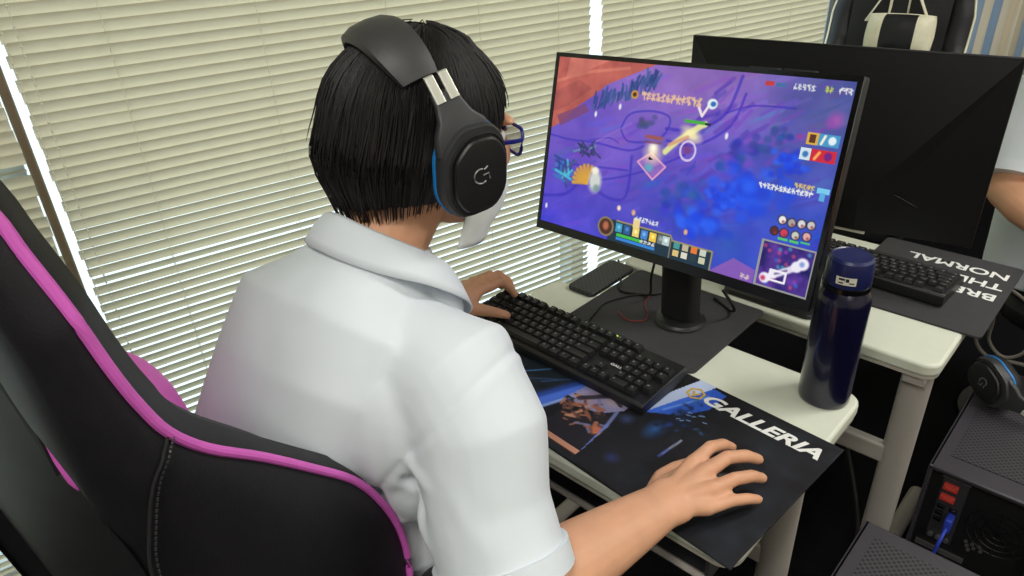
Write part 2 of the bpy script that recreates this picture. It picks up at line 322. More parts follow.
# ------------------------------------------------------------------ venetian blinds
def blind(s0, s1, z0, z1, label, special, cords, beads=None, skew=None):
    t = thing('venetian_blind', label, 'blind', group='venetian blinds on the window wall'); t.matrix_world = WALL_M
    mb = MB(); P = .0215; n = int((z1 - z0) / P)
    for i in range(n):
        z = z1 - .03 - i * P; tilt = R(62 + 13 * min(1, max(0, (z - .55) / .5)))
        for (za, zb, a) in special:
            if za <= z <= zb: tilt = R(a)
        rs = random.Random(i * 13 + int(s0 * 100)); tilt += R(rs.uniform(-2, 2)); e0 = s0 + rs.uniform(-.003, .003); e1 = s1 + rs.uniform(-.003, .003)
        K = 5; vs = []
        for k in range(K):
            q = k / (K - 1) - .5; h = -.0034 * (1 - 4 * q * q)
            # cross section: room edge up, window edge down
            n_ = q * .025 * math.cos(tilt) - h * math.sin(tilt); zz = -q * .025 * math.sin(tilt) - h * math.cos(tilt) * -1
            dz = rs.uniform(-.0006, .0006)
            vs += [(e0, n_, z + zz), (e1, n_, z + zz + dz)]
        mb.raw(vs, [(2 * k, 2 * k + 1, 2 * k + 3, 2 * k + 2) for k in range(K - 1)])
    obj('slats', mb, M_SLAT, t, angle=60, fix=False)
    obj('headrail', MB().box(((s0 + s1) / 2, 0, z1 + .01), (s1 - s0, .03, .03)), M_CORD, t, bevel=.003)
    obj('bottom_rail', MB().box(((s0 + s1) / 2, 0, z1 - .03 - n * P), (s1 - s0, .026, .012)), M_CORD, t, bevel=.003)
    for c in cords:
        obj('ladder_cord', MB().tube([(c, -.0125, z1), (c, -.0125, z0 + .01)], .0008, 5).tube([(c, .0125, z1), (c, .0125, z0 + .01)], .0008, 5), M_CORD, t)
    if beads:
        mb = MB(); x, za, zb = beads; z = za
        mb.tube([(x, -.022, za), (x, -.022, zb)], .0007, 5).tube([(x + .022, -.022, za), (x + .022, -.022, zb)], .0007, 5)
        while z > zb:
            mb.ell((x, -.022, z), (.0023,) * 3, 6, 5); mb.ell((x + .022, -.022, z - .008), (.0023,) * 3, 6, 5); z -= .017
        obj('bead_chain', mb, M_CORD, t)
    return t
blind(-1.95, -.626, .10, 2.28, 'venetian blind at the far left, beyond the brown post', [(1.03, 1.065, 20)], [-1.7, -.70])
blind(-.592, .789, .10, 2.28, 'wide cream venetian blind behind the seated player', [(1.093, 1.121, 84), (.14, .19, 80), (.784, .803, 54)], [-.426, -.137, .158, .41, .665], beads=(-.588, 2.26, .6))
blind(.834, 1.944, .10, 2.28, 'cream venetian blind behind the two monitors, right of the bright gap', [(1.05, 1.085, 84)], [.942, 1.153, 1.41, 1.7])

# ------------------------------------------------------------------ desks
def desk(label, x0, x1, y0, y1, legy, footy, front, group):
    """x0..x1, y0..y1 top; front = -1 when the user sits at low y"""
    cx, cy = (x0 + x1) / 2, (y0 + y1) / 2
    t = thing('desk', label, 'desk', (cx, cy, 0), 0, group)
    X0, X1, Y0, Y1 = x0 - cx, x1 - cx, y0 - cy, y1 - cy
    obj('desktop', MB().prism(rrect(X0, Y0, X1, Y1, .03, 6), .674, .70), M_DESK, t, bevel=.006, seg=3)
    e = MB().prism(rrect(X0 + .002, Y0 + .002, X1 - .002, Y1 - .002, .03, 6), .668, .6745)
    obj('edging', e, M_DESKE, t)
    ly = legy - cy
    for x in (X0 + .04, X1 - .035):
        lg = obj('leg', MB().tube([(x, ly, .03), (x, ly, .668)], [(.017, .027)] * 2, 20, up=(1, 0, 0)), M_LEG, t)
        obj('foot', MB().tube([(x, footy[0] - cy, .022), (x, footy[1] - cy, .022)], [(.02, .018)] * 2, 14, round_caps=True), M_LEG, lg)
        obj('bracket', MB().box((x, ly, .655), (.040, .3 if abs(ly) < .1 else .065, .020)), M_LEG, lg, bevel=.003)
    obj('cross_rail', MB().box((0, ly, .45), (X1 - X0 - .09, .022, .045)), M_LEG, t, bevel=.006)
    tr = MB(); ty0, ty1 = (Y0 + .035, Y0 + .30) if front < 0 else (Y1 - .30, Y1 - .035)
    tr.box((0, (ty0 + ty1) / 2, .585), (X1 - X0 - .1, ty1 - ty0, .006))
    tr.box((-(X1 - X0) / 2 + .052, (ty0 + ty1) / 2, .628), (.006, ty1 - ty0, .08)).box(((X1 - X0) / 2 - .052, (ty0 + ty1) / 2, .628), (.006, ty1 - ty0, .08))
    tr.box((0, ty1 if front < 0 else ty0, .628), (X1 - X0 - .1, .006, .08))
    obj('book_tray', tr, M_TRAY, t)
    obj('tray_lip', MB().tube([(-(X1 - X0) / 2 + .05, ty0 if front < 0 else ty1, .59), ((X1 - X0) / 2 - .05, ty0 if front < 0 else ty1, .59)], .006, 8), M_LEG, t)
    return t
desk('cream topped desk in front of the player, holding the lit monitor', -.925, -.247, .637, 1.085, .895, (.62, 1.12), -1, 'cream topped steel desks')
desk('cream topped desk behind the lit monitor, holding the monitor seen from behind', -.86, -.178, 1.243, 1.70, 1.285, (1.25, 1.72), 1, 'cream topped steel desks')

# thin charcoal board under the lit monitor
tag(obj('desk_mat', MB().prism(rrect(-.80, .955, -.497, 1.236, .012), .7002, .7042), M_BOARD, bevel=.001), 'thin charcoal board under the stand of the lit monitor', 'mat')
tag(obj('router', MB().prism(rrect(-.875, 1.062, -.805, 1.225, .012), .7003, .711), M_MESHGREY, bevel=.003), 'black perforated box on the desk edge by the window', 'box')

# ------------------------------------------------------------------ printed mouse pads
def painted_grid(name, nx, ny, fn, color, m, parent=None, smooth=True):
    """fn(u, v) -> xyz; color: (ny, nx, 3) sRGB 0-255 array, one colour per face"""
    uu, vv = np.meshgrid(np.linspace(0, 1, nx + 1), np.linspace(0, 1, ny + 1)); P = fn(uu, vv).reshape(-1, 3)
    i = np.arange(nx * ny); r = i // nx; c = i % nx; a = r * (nx + 1) + c
    F = np.stack([a + nx + 1, a + nx + 2, a + 1, a], 1)
    me = bpy.data.meshes.new(name); me.vertices.add(len(P)); me.vertices.foreach_set('co', P.ravel())
    me.loops.add(F.size); me.loops.foreach_set('vertex_index', F.ravel().astype(np.int32)); me.polygons.add(len(F))
    me.polygons.foreach_set('loop_start', np.arange(len(F), dtype=np.int32) * 4); me.update(calc_edges=True)
    at = me.color_attributes.new('print', 'FLOAT_COLOR', 'CORNER')
    k = np.clip(color, 0, 255) / 255.0; k = np.where(k <= .04045, k / 12.92, ((k + .055) / 1.055) ** 2.4).reshape(-1, 3)
    at.data.foreach_set('color', np.concatenate([np.repeat(k, 4, 0), np.ones((len(k) * 4, 1))], 1).astype(np.float32).ravel())
    me.materials.append(m); o = bpy.data.objects.new(name, me); C.objects.link(o)
    if smooth: me.shade_smooth()
    if parent: o.parent = parent
    return o
class Canvas:
    def __init__(s, nx, ny, base): s.nx, s.ny = nx, ny; s.a = np.zeros((ny, nx, 3)); s.a[:] = base; s.x, s.y = np.meshgrid((np.arange(nx) + .5) / nx, (np.arange(ny) + .5) / ny); s.asp = nx / ny
    def blend(s, k, col): k = np.clip(k, 0, 1)[..., None]; s.a = s.a * (1 - k) + np.array(col, float) * k
    def blob(s, c, r, col, k=1.0, soft=.5, rot=0):
        dx = (s.x - c[0]) * s.asp; dy = s.y - c[1]; q = math.cos(rot); w_ = math.sin(rot); ex = (dx * q + dy * w_) / (r[0] * s.asp); ey = (-dx * w_ + dy * q) / r[1]
        d = np.sqrt(ex * ex + ey * ey); s.blend(k * np.clip((1 - d) / soft, 0, 1), col)
    def line(s, pts, wd, col, k=1.0):
        d = np.full(s.x.shape, 9.)
        for (a, b) in zip(pts[:-1], pts[1:]):
            ax, ay, bx, by = a[0] * s.asp, a[1], b[0] * s.asp, b[1]; X = s.x * s.asp; vx, vy = bx - ax, by - ay
            t = np.clip(((X - ax) * vx + (s.y - ay) * vy) / (vx * vx + vy * vy + 1e-9), 0, 1); d = np.minimum(d, np.hypot(X - ax - t * vx, s.y - ay - t * vy))
        s.blend(k * np.clip((wd - d) / (wd * .5) , 0, 1), col)
    def poly(s, pts, col, k=1.0):
        ins = np.zeros(s.x.shape, bool); n = len(pts)
        for i in range(n):
            x0, y0 = pts[i]; x1, y1 = pts[(i + 1) % n]
            if y0 == y1: continue
            c = ((y0 > s.y) != (y1 > s.y)) & (s.x < (x1 - x0) * (s.y - y0) / (y1 - y0) + x0); ins ^= c
        s.blend(ins * k, col)
    def rect(s, x0, y0, x1, y1, col, k=1.0): s.blend(((s.x >= x0) & (s.x < x1) & (s.y >= y0) & (s.y < y1)) * k, col)
    def frame(s, x0, y0, x1, y1, wd, col): s.line([(x0, y0), (x1, y0), (x1, y1), (x0, y1), (x0, y0)], wd, col)
    def noise(s, sc, amp, seed=0, oct=3):
        r = np.random.default_rng(seed); out = np.zeros(s.x.shape)
        for o in range(oct):
            n = int(sc * 2 ** o); g = r.random((n + 3, int(n * s.asp) + 3)); X = s.x * n * s.asp; Y = s.y * n; xi = X.astype(int); yi = Y.astype(int); fx = X - xi; fy = Y - yi
            fx = fx * fx * (3 - 2 * fx); fy = fy * fy * (3 - 2 * fy)
            out += (g[yi, xi] * (1 - fx) * (1 - fy) + g[yi, xi + 1] * fx * (1 - fy) + g[yi + 1, xi] * (1 - fx) * fy + g[yi + 1, xi + 1] * fx * fy - .5) / 2 ** o
        return out * amp
    def glyphs(s, x0, y0, x1, y1, n, col, seed=1, k=.9):
        r = random.Random(seed); wd = (x1 - x0) / n
        for i in range(n):
            a = x0 + i * wd
            for q in range(3):
                yy = y0 + (y1 - y0) * r.random(); s.line([(a + wd * .1, yy), (a + wd * .8, y0 + (y1 - y0) * r.random())], (y1 - y0) * .14, col, k)
            s.line([(a + wd * .45, y0), (a + wd * r.uniform(.2, .7), y1)], (y1 - y0) * .14, col, k)
# pad in its own frame: u 0..1 from left to right, v 0..1 from the far edge to the player
PW, PD = .56, .309
cv = Canvas(280, 178, (24, 25, 31))
nz_ = cv.noise(7, 1, 3)
cv.a += nz_[..., None] * np.array([9, 9, 12])
cv.poly([(0, .3), (.30, .3), (.30, .75), (0, 1)], (24, 32, 40)); cv.a += cv.noise(12, 1, 8)[..., None] * np.array([8, 14, 16])
cv.line([(.10, .66), (.17, .50)], .008, (70, 120, 180), .8); cv.line([(.06, .80), (.22, .56)], .006, (50, 90, 140), .6); cv.line([(.19, .64), (.27, .46)], .006, (60, 100, 170), .6)
cv.line([(.20, 1.0), (.33, .40)], .075, (40, 74, 168), .85); cv.line([(.22, .96), (.33, .42)], .040, (78, 118, 226), .85); cv.line([(.26, .90), (.335, .50)], .014, (150, 180, 240), .8)
cv.poly([(.315, .42), (.47, .38), (.47, .52), (.43, .62), (.36, .66), (.30, .62)], (150, 146, 186), .85); cv.blob((.42, .46), (.05, .10), (206, 178, 168), .8, .9); cv.blob((.36, .55), (.05, .10), (170, 140, 160), .7, 1)
cv.poly([(.33, .72), (.40, .68), (.50, .72), (.50, .925), (.34, .925)], (33, 31, 40), .95)
for k in range(60):
    r_ = random.Random(k); q_ = r_.random(); cx_, cy_ = .30 + .17 * q_ + r_.gauss(0, .015), .66 + .06 * q_ + r_.gauss(0, .055)
    cv.line([(cx_, cy_), (cx_ + r_.uniform(-.03, .04), cy_ + r_.uniform(-.04, .05))], r_.uniform(.006, .016), r_.choice([(150, 92, 70), (40, 34, 38), (196, 140, 110), (28, 28, 34), (100, 66, 60), (120, 120, 160), (176, 110, 84), (34, 32, 40)]), .85)
cv.line([(.335, .60), (.40, .46)], .022, (44, 40, 52), .9); cv.line([(.40, .46), (.45, .50)], .014, (52, 48, 62), .9); cv.blob((.47, .74), (.018, .05), (196, 110, 76), .9, .6); cv.line([(.46, .55), (.485, .72)], .012, (120, 130, 190), .8)
cv.rect(.0, .915, .497, .950, (196, 140, 116), .95); cv.rect(.0, .950, .497, .962, (60, 40, 36), .9); cv.line([(.50, .93), (.475, .66)], .006, (100, 118, 190), .9)
cv.poly([(.505, .46), (.50, .30), (.545, .0), (.60, .0), (.575, .22), (.545, .40)], (190, 205, 240), .9)
cv.poly([(.515, .45), (.56, .20), (.60, .02), (.645, .03), (.645, .20), (.60, .34)], (46, 92, 205), .9); cv.line([(.55, .36), (.61, .10)], .010, (110, 150, 230), .7)
cv.poly([(.48, .58), (.52, .46), (.60, .36), (.63, .44), (.64, .60), (.62, .98), (.50, .98)], (24, 25, 31), .95)
cv.blob((.585, .52), (.035, .11), (40, 84, 150), .9, 1); cv.blob((.50, .56), (.03, .06), (70, 90, 150), .6, 1)
for k in range(90):
    r_ = random.Random(k + 100); cx_, cy_ = .575 + abs(r_.gauss(0, .045)), .36 + r_.gauss(0, .09)
    cv.blob((cx_, cy_), (r_.uniform(.004, .016), r_.uniform(.012, .05)), r_.choice([(34, 60, 130), (52, 96, 160), (20, 24, 36), (24, 32, 60), (26, 30, 44), (22, 26, 34)]), .6, .8, r_.uniform(-.7, .7))
for k in range(9):
    r_ = random.Random(k + 300); cx_, cy_ = .60 + r_.random() * .07, .22 + r_.random() * .16; cv.line([(cx_, cy_), (cx_ + r_.uniform(.004, .012), cy_ - r_.uniform(.0, .012))], .005, (130, 160, 200), .8)
cv.line([(.663, .645), (.668, .50)], .008, (140, 146, 170), .8); cv.line([(.662, .67), (.664, .60)], .010, (70, 84, 160), .7)
cv.blob((.575, .84), (.03, .05), (44, 56, 120), .7, 1)
PA = R(-4.3)
def pad_fn(u, v):
    x = (u - 1) * PW; y = -v * PD
    X = -.221 + x * math.cos(PA) - y * math.sin(PA); Y = .946 - .02 + x * math.sin(PA) + y * math.cos(PA)
    d = np.clip(.640 - Y, 0, 1); rr = .02 + .03 * np.clip((X + .75) / .5, 0, 1)
    ang = np.minimum(d / rr, 1.25); over = np.maximum(d - rr * 1.25, 0)
    Yn = np.where(d > 0, .640 - rr * np.sin(ang) - over * math.cos(1.25), Y); Z = .7062 - np.where(d > 0, rr * (1 - np.cos(ang)) + over * math.sin(1.25), 0)
    ox = np.clip(X + .250, 0, 1) * np.clip((.95 - Y) / .3, 0, 1); Z = Z - ox * ox * 3.0
    return np.stack([X, Yn, Z], -1)
M_PAD = mat_attr('printed_mouse_pad', rough=.72, spec=.25)
pad = painted_grid('mouse_pad', 280, 178, pad_fn, cv.a, M_PAD)
sol = pad.modifiers.new('thick', 'SOLIDIFY'); sol.thickness = .0035; sol.offset = -1
tag(pad, 'large printed mouse pad with white lettering under the player\'s right hand', 'mouse pad')
def flat_on_pad(o): o.parent = pad; return o
PADR = Matrix.Rotation(PA, 4, 'Z')
lt = text_mb('GALLERIA', .036, extrude=.0002, shear=.28, offset=.0011, sx=1.0)
xs = [p[0] for p in lt.v]; k = .203 / (max(xs) - min(xs)); lt.v = [((p[0] - min(xs)) * k, p[1], p[2]) for p in lt.v]
tx = obj('lettering', lt, M_WHITE, pad, angle=0); tx.matrix_world = Matrix.Translation((-.444, .893, .7066)) @ PADR; tx['label'] = 'white printed word GALLERIA'
hx = MB(); hexp = [(.017 * math.cos(R(60 * i + 30)), .017 * math.sin(R(60 * i + 30))) for i in range(6)]; hin = [(p[0] * .74, p[1] * .74) for p in hexp]
for i in range(6): hx.raw([hexp[i] + (0,), hexp[(i + 1) % 6] + (0,), hin[(i + 1) % 6] + (0,), hin[i] + (0,)], [(0, 1, 2, 3)])
hx.raw([(-.009, .004, 0), (-.004, .004, 0), (0, -.002, 0), (.004, .004, 0), (.009, .004, 0), (0, -.010, 0)], [(0, 1, 2, 5), (2, 3, 4, 5)])
em = obj('emblem', hx, M_GOLD, pad, angle=0, fix=False); em.matrix_world = Matrix.Translation((-.462, .905, .7068)) @ PADR; em['label'] = 'gold hexagonal emblem'

# second pad, its lettering faces the other player
p2 = obj('mouse_pad', MB().prism(rrect(-.43, 1.392, -.148, 1.745, .01), .7002, .7042), M_BOARD)
tag(p2, 'dark grey mouse pad with white lettering on the far desk', 'mouse pad')
for body, x, y, sz in (('BREAK', -.163, 1.582, .042), ('THE', -.163, 1.638, .042), ('NORMAL', -.163, 1.694, .042)):
    o = obj('lettering', text_mb(body, sz, extrude=.0002, offset=.0009, sx=1.15), M_WHITE, p2, angle=0); o.matrix_world = Matrix.Translation((x, y, .7045)) @ Matrix.Rotation(PI, 4, 'Z'); o['label'] = 'white printed word ' + body

# ------------------------------------------------------------------ lit monitor
def screen_art():
    c = Canvas(420, 238, (100, 76, 186)); n1 = c.noise(4, 1, 5); n2 = c.noise(10, 1, 9)
    def over(k, col): c.blend(k, col)
    over(np.clip((c.x - .35) * 1.3 + (c.y - .4) * .9, 0, 1), (52, 74, 192))
    over(np.clip(.9 - np.hypot((c.x - .56) * 1.5, (c.y + .02) * 1.7), 0, .75), (158, 118, 186))
    over(np.clip(.75 - np.hypot((c.x - .12) * 1.2, (c.y - .50) * 2.0), 0, .7), (112, 86, 196))
    over(np.clip((c.x - .70) * 4, 0, 1) * np.clip(1.1 - c.y * 1.6, 0, .85), (78, 88, 150))
    over(np.clip((c.y - .55) * 2.2, 0, 1) * np.clip(1 - c.x * 1.6, 0, .9), (66, 60, 204))
    c.a += n1[..., None] * np.array([24, 18, 18]) + n2[..., None] * np.array([12, 10, 12])
    q_ = random.Random(77)
    for i in range(220):
        x, y = q_.random(), q_.random(); L_ = q_.uniform(.02, .10); u_ = (c.a[min(237, int(y * 238)), min(419, int(x * 420))] + np.array([q_.uniform(-22, 26), q_.uniform(-18, 18), q_.uniform(-16, 18)])); c.line([(x, y), (x + L_, y - L_ * q_.uniform(.3, 1.1))], q_.uniform(.006, .022), tuple(u_), .5)
    for i in range(60):
        x, y = q_.uniform(.45, .85), q_.uniform(.1, .7); x = max(x, .35 + .5 * (1 - y) * .6); c.line([(x, y), (x + q_.uniform(.02, .06), y - q_.uniform(.03, .09))], q_.uniform(.008, .02), q_.choice([(84, 52, 170), (110, 66, 186), (62, 58, 168), (120, 70, 180)]), .45)
    # red-brown rocks, upper left
    c.poly([(0, 0), (.40, 0), (.33, .05), (.22, .13), (.17, .20), (.10, .28), (.04, .38), (0, .42)], (182, 92, 84))
    c.poly([(.05, .0), (.22, 0), (.12, .07), (.04, .12)], (206, 118, 104), .8); c.poly([(.0, .20), (.10, .12), (.16, .16), (.06, .28), (0, .32)], (160, 78, 76), .8)
    c.line([(.0, .14), (.14, .07), (.30, .03)], .012, (214, 130, 110), .6); c.poly([(.02, .34), (.14, .25), (.16, .29), (.04, .40)], (120, 66, 110), .8)
    c.a += (c.noise(14, 1, 2)[..., None] * np.array([26, 18, 14])) * (c.a[..., 0:1] > 150)
    r_ = random.Random(3)
    for i in range(70):
        t = r_.random(); x = .17 + t * .24; y = .27 - t * .17 + r_.uniform(-.035, .03); c.line([(x, y), (x + r_.uniform(-.012, .018), y - r_.uniform(.03, .075))], .009, r_.choice([(44, 76, 138), (60, 92, 150), (36, 60, 122), (70, 84, 150)]), .8)
    # painted paths
    D = (52, 40, 178)
    for p, wd in [([(.0, .46), (.10, .47), (.20, .46), (.34, .47), (.40, .43)], .010), ([(.30, .36), (.33, .27), (.42, .24), (.48, .27), (.45, .38), (.34, .42), (.30, .36)], .010),
                  ([(.47, .32), (.58, .30), (.66, .20), (.69, .02)], .014), ([(.48, .38), (.58, .38), (.68, .26), (.71, .10)], .012), ([(.66, .20), (.74, .15), (.86, .14)], .008), ([(.0, .84), (.10, .80), (.17, .70), (.22, .72), (.30, .76), (.36, .72), (.36, .50)], .016),
                  ([(.17, .70), (.30, .64), (.42, .56), (.55, .44)], .010), ([(.06, .62), (.20, .60), (.35, .58)], .010), ([(.30, .44), (.26, .42), (.18, .45)], .006)]:
        c.line(catm2(p), wd * .8, D, .62)
    c.line(catm2([(.20, .46), (.28, .38), (.34, .32)]), .006, (150, 110, 200), .6)
    # dark and bright blue thickets
    for (x, y, q, col) in [(.395, .30, .035, (52, 66, 120)), (.74, .38, .05, (42, 58, 158)), (.78, .33, .04, (40, 62, 160)), (.70, .44, .045, (44, 70, 160)), (.84, .27, .035, (44, 72, 150)), (.55, .66, .06, (40, 66, 172)), (.60, .60, .05, (44, 72, 180)), (.52, .73, .05, (48, 60, 180))]:
        for i in range(10): c.blob((x + r_.uniform(-1, 1) * q * .8, y + r_.uniform(-1, 1) * q), (q * .45, q * .6), tuple(v + r_.uniform(-14, 22) for v in col), .7, .6)
    for (x, y, q) in [(.775, .56, .085), (.77, .54, .12), (.645, .755, .10), (.87, .38, .06), (.71, .62, .06)]:
        for i in range(40): c.blob((x + r_.gauss(0, .36) * q, y + r_.gauss(0, .45) * q), (q * .26, q * .36), r_.choice([(30, 84, 232), (24, 66, 222), (44, 100, 240), (30, 58, 206)]), .7, .7)
    c.blob((.86, .60), (.10, .16), (40, 82, 196), .5, 1); c.blob((.74, .84), (.07, .12), (40, 110, 170), .35, 1); c.blob((.97, .17), (.030, .05), (186, 84, 180), .75, .9); c.blob((.955, .185), (.02, .03), (150, 70, 170), .7, .9)
    for i in range(14): c.blob((.68 + r_.random() * .10, .17 + .35 * r_.random()), (.03, .02), (130, 70, 190), .35, 1)
    c.poly([(.70, 1), (.77, .90), (.84, .93), (.84, 1)], (150, 92, 176), .8)
    # left creature, glow and bird-like shapes
    for i in range(26): c.line([(.03 + r_.random() * .10, .58 + r_.random() * .16), (.04 + r_.random() * .10, .60 + r_.random() * .16)], .010, r_.choice([(70, 200, 220), (50, 120, 190), (70, 90, 130), (40, 60, 140)]), .8)
    for i in range(8):
        a = -2.1 + i * .28; c.line([(.19, .70), (.19 + .06 * math.cos(a - 1.2), .70 + .10 * math.sin(a - 1.2))], .016, (214, 160, 60), .9)
    c.blob((.225, .68), (.035, .085), (206, 212, 206), 1, .5); c.blob((.22, .62), (.02, .03), (240, 236, 214), 1, .5); c.blob((.235, .72), (.02, .03), (120, 150, 150), .9, .6)
    for i in range(16): c.line([(.17 + r_.gauss(0, .025), .50 + r_.gauss(0, .03)), (.18 + r_.gauss(0, .03), .51 + r_.gauss(0, .03))], .008, r_.choice([(50, 60, 110), (100, 140, 170), (40, 46, 90)]), .9)
    c.line([(.385, .52), (.45, .60), (.49, .52), (.43, .46), (.385, .52)], .007, (236, 170, 200), .9); c.poly([(.385, .52), (.45, .60), (.49, .52), (.43, .46)], (206, 130, 190), .45); c.blob((.437, .46), (.045, .085), (250, 226, 190), .9, .9); c.blob((.435, .43), (.022, .04), (255, 250, 225), 1, .8); c.blob((.43, .54), (.022, .03), (90, 170, 190), .9, .6)
    c.rect(.40, .365, .465, .385, (150, 84, 90)); c.line([(.40, .405), (.46, .40)], .01, (120, 70, 110), .8)
    c.line(catm2([(.48, .44), (.52, .37), (.58, .29), (.60, .27)]), .022, (226, 226, 150), .95); c.blob((.56, .33), (.05, .045), (250, 240, 180), .9, .7, .4); c.line([(.49, .40), (.55, .345)], .012, (214, 150, 120), .8)
    c.rect(.53, .255, .60, .275, (70, 170, 60)); c.rect(.60, .26, .62, .275, (24, 40, 50)); c.line([(.57, .19), (.585, .23), (.60, .18)], .010, (240, 230, 226), .95)
    t = np.linspace(0, 2 * PI, 24); ring = [(.558 + .026 * math.cos(a), .415 + .05 * math.sin(a)) for a in t]; c.line(ring, .008, (230, 210, 230), .85); c.blob((.556, .41), (.018, .03), (120, 60, 130), .9, .5)
    for (x, y) in [(.19, .30), (.285, .24), (.675, .31), (.02, .90)]: c.blob((x, y), (.007, .022), (235, 240, 240), .9, .5)
    # message line at the top
    c.blob((.335, .165), (.016, .026), (200, 146, 60), 1, .25); c.blob((.335, .165), (.009, .015), (70, 44, 30), 1, .4); c.glyphs(.362, .145, .578, .185, 12, (226, 186, 150), 4); c.blob((.612, .165), (.019, .030), (226, 236, 240), 1, .25); c.blob((.615, .165), (.011, .016), (44, 110, 180), 1, .4)
    # top right counters
    c.rect(.76, .030, .785, .052, (190, 60, 60)); c.rect(.79, .032, .82, .052, (60, 110, 160)); c.glyphs(.84, .03, .90, .055, 5, (210, 214, 220), 5); c.glyphs(.925, .03, .945, .055, 2, (190, 200, 80), 6); c.glyphs(.96, .03, .995, .055, 3, (220, 220, 226), 7)
    # kill feed
    c.rect(.905, .235, .99, .290, (70, 150, 196)); c.rect(.905, .235, .935, .290, (214, 170, 70)); c.rect(.911, .245, .929, .280, (90, 50, 30)); c.blob((.972, .262), (.012, .022), (226, 240, 246), 1, .3); c.line([(.945, .28), (.952, .245)], .008, (240, 240, 220))
    c.rect(.895, .305, .99, .362, (204, 40, 60)); c.rect(.895, .305, .925, .362, (206, 226, 236)); c.blob((.91, .335), (.010, .018), (60, 120, 180), 1, .4); c.line([(.936, .35), (.946, .32)], .009, (250, 170, 90)); c.blob((.97, .333), (.012, .022), (110, 30, 130), 1, .3); c.blob((.885, .26), (.008, .014), (150, 60, 140), .9, .4)
    c.glyphs(.80, .500, .955, .525, 13, (230, 232, 226), 8); c.glyphs(.90, .472, .955, .495, 5, (216, 190, 110), 9); c.rect(.962, .475, .995, .498, (120, 200, 236)); c.rect(.972, .495, .985, .535, (90, 170, 220))
    # bottom panel
    c.poly([(.31, .875), (.55, .875), (.56, .90), (.70, .90), (.70, 1.0), (.31, 1.0)], (26, 50, 66)); c.line([(.34, .875), (.55, .875), (.56, .90), (.70, .90), (.70, 1.0)], .007, (150, 140, 100)); c.line([(.555, .90), (.555, 1.0)], .006, (120, 112, 90))
    c.blob((.297, .925), (.036, .062), (150, 130, 90), 1, .15); c.blob((.297, .925), (.030, .052), (70, 40, 30), 1, .2); c.blob((.297, .920), (.016, .034), (180, 104, 76), 1, .5)
    for i, (x, col) in enumerate([(.352, (60, 150, 190)), (.385, (40, 90, 150)), (.42, (236, 206, 110)), (.453, (70, 130, 200)), (.487, (240, 196, 70)), (.517, (110, 120, 120)), (.537, (180, 200, 200))]):
        c.rect(x - .013, .886, x + .013, .935, col); c.blob((x, .908), (.009, .016), tuple(min(255, v + 60) for v in col), .8, .6)
    c.rect(.345, .945, .445, .962, (66, 190, 70)); c.rect(.345, .968, .50, .985, (50, 130, 210)); c.glyphs(.44, .942, .50, .962, 4, (230, 230, 230), 10)
    c.rect(.405, .83, .43, .885, (232, 206, 140)); c.glyphs(.41, .82, .50, .845, 7, (220, 226, 230), 11); c.blob((.34, .80), (.010, .02), (240, 220, 190), 1, .5); c.blob((.40, .805), (.010, .022), (220, 170, 130), 1, .5); c.blob((.60, .835), (.009, .02), (226, 170, 130), 1, .5)
    for i in range(4):
        for j in range(2):
            x = .578 + i * .031; y = .918 + j * .043; c.rect(x - .011, y - .016, x + .011, y + .018, [(70, 150, 150), (190, 180, 150), (226, 120, 50), (200, 206, 190), (214, 190, 120), (220, 214, 196), (40, 60, 70), (200, 200, 170)][i + 4 * j])
    # corner map
    c.rect(.842, .765, 1, 1, (150, 150, 150)); c.rect(.850, .775, .995, .992, (64, 40, 128)); cn = c.noise(16, 1, 21)
    mk = ((c.x > .85) & (c.x < .995) & (c.y > .775) & (c.y < .992)); c.a += (cn * mk)[..., None] * np.array([70, 34, 60])
    for i in range(24): c.blob((.855 + r_.random() * .13, .78 + r_.random() * .2), (.008, .014), r_.choice([(40, 110, 200), (150, 60, 190), (200, 70, 120), (60, 160, 190), (90, 50, 160)]), .7, .6)
    c.line([(.872, .955), (.935, .885), (.968, .845)], .022, (232, 226, 240), .95)
    for (x, y, r1) in [(.970, .840, .020), (.955, .860, .018), (.895, .925, .013), (.872, .952, .018)]: c.blob((x, y), (r1, r1 * 1.75), (236, 232, 244), 1, .3)
    c.blob((.968, .842), (.010, .018), (120, 150, 210), .9, .6); c.line([(.90, .92), (.93, .89)], .008, (110, 100, 150), .8); c.blob((.868, .955), (.010, .018), (196, 50, 90), .9, .6)
    c.frame(.885, .905, .93, .955, .007, (240, 236, 244))
    # portraits over the map
    for (x, y, col) in [(.888, .655, (232, 232, 232)), (.915, .66, (170, 160, 160)), (.942, .655, (214, 214, 220)), (.968, .652, (200, 196, 200)), (.872, .715, (90, 40, 44)), (.900, .715, (206, 60, 90)), (.932, .715, (196, 206, 190)), (.963, .708, (220, 170, 170))]:
        c.blob((x, y), (.0145, .026), (40, 36, 50), 1, .15); c.blob((x, y), (.012, .022), col, 1, .3)
        c.blob((x + .003, y + .008), (.006, .010), (150, 50, 50), .7, .6)
        if y > .7 and x > .89: c.rect(x - .014, y + .026, x + .014, y + .036, (80, 190, 110))
    c.glyphs(.80, .965, .83, .99, 2, (210, 190, 190), 12)
    return c.a
def catm2(p): return [tuple(q) for q in catmull(p, 5)]
MW, MH = .556, .330
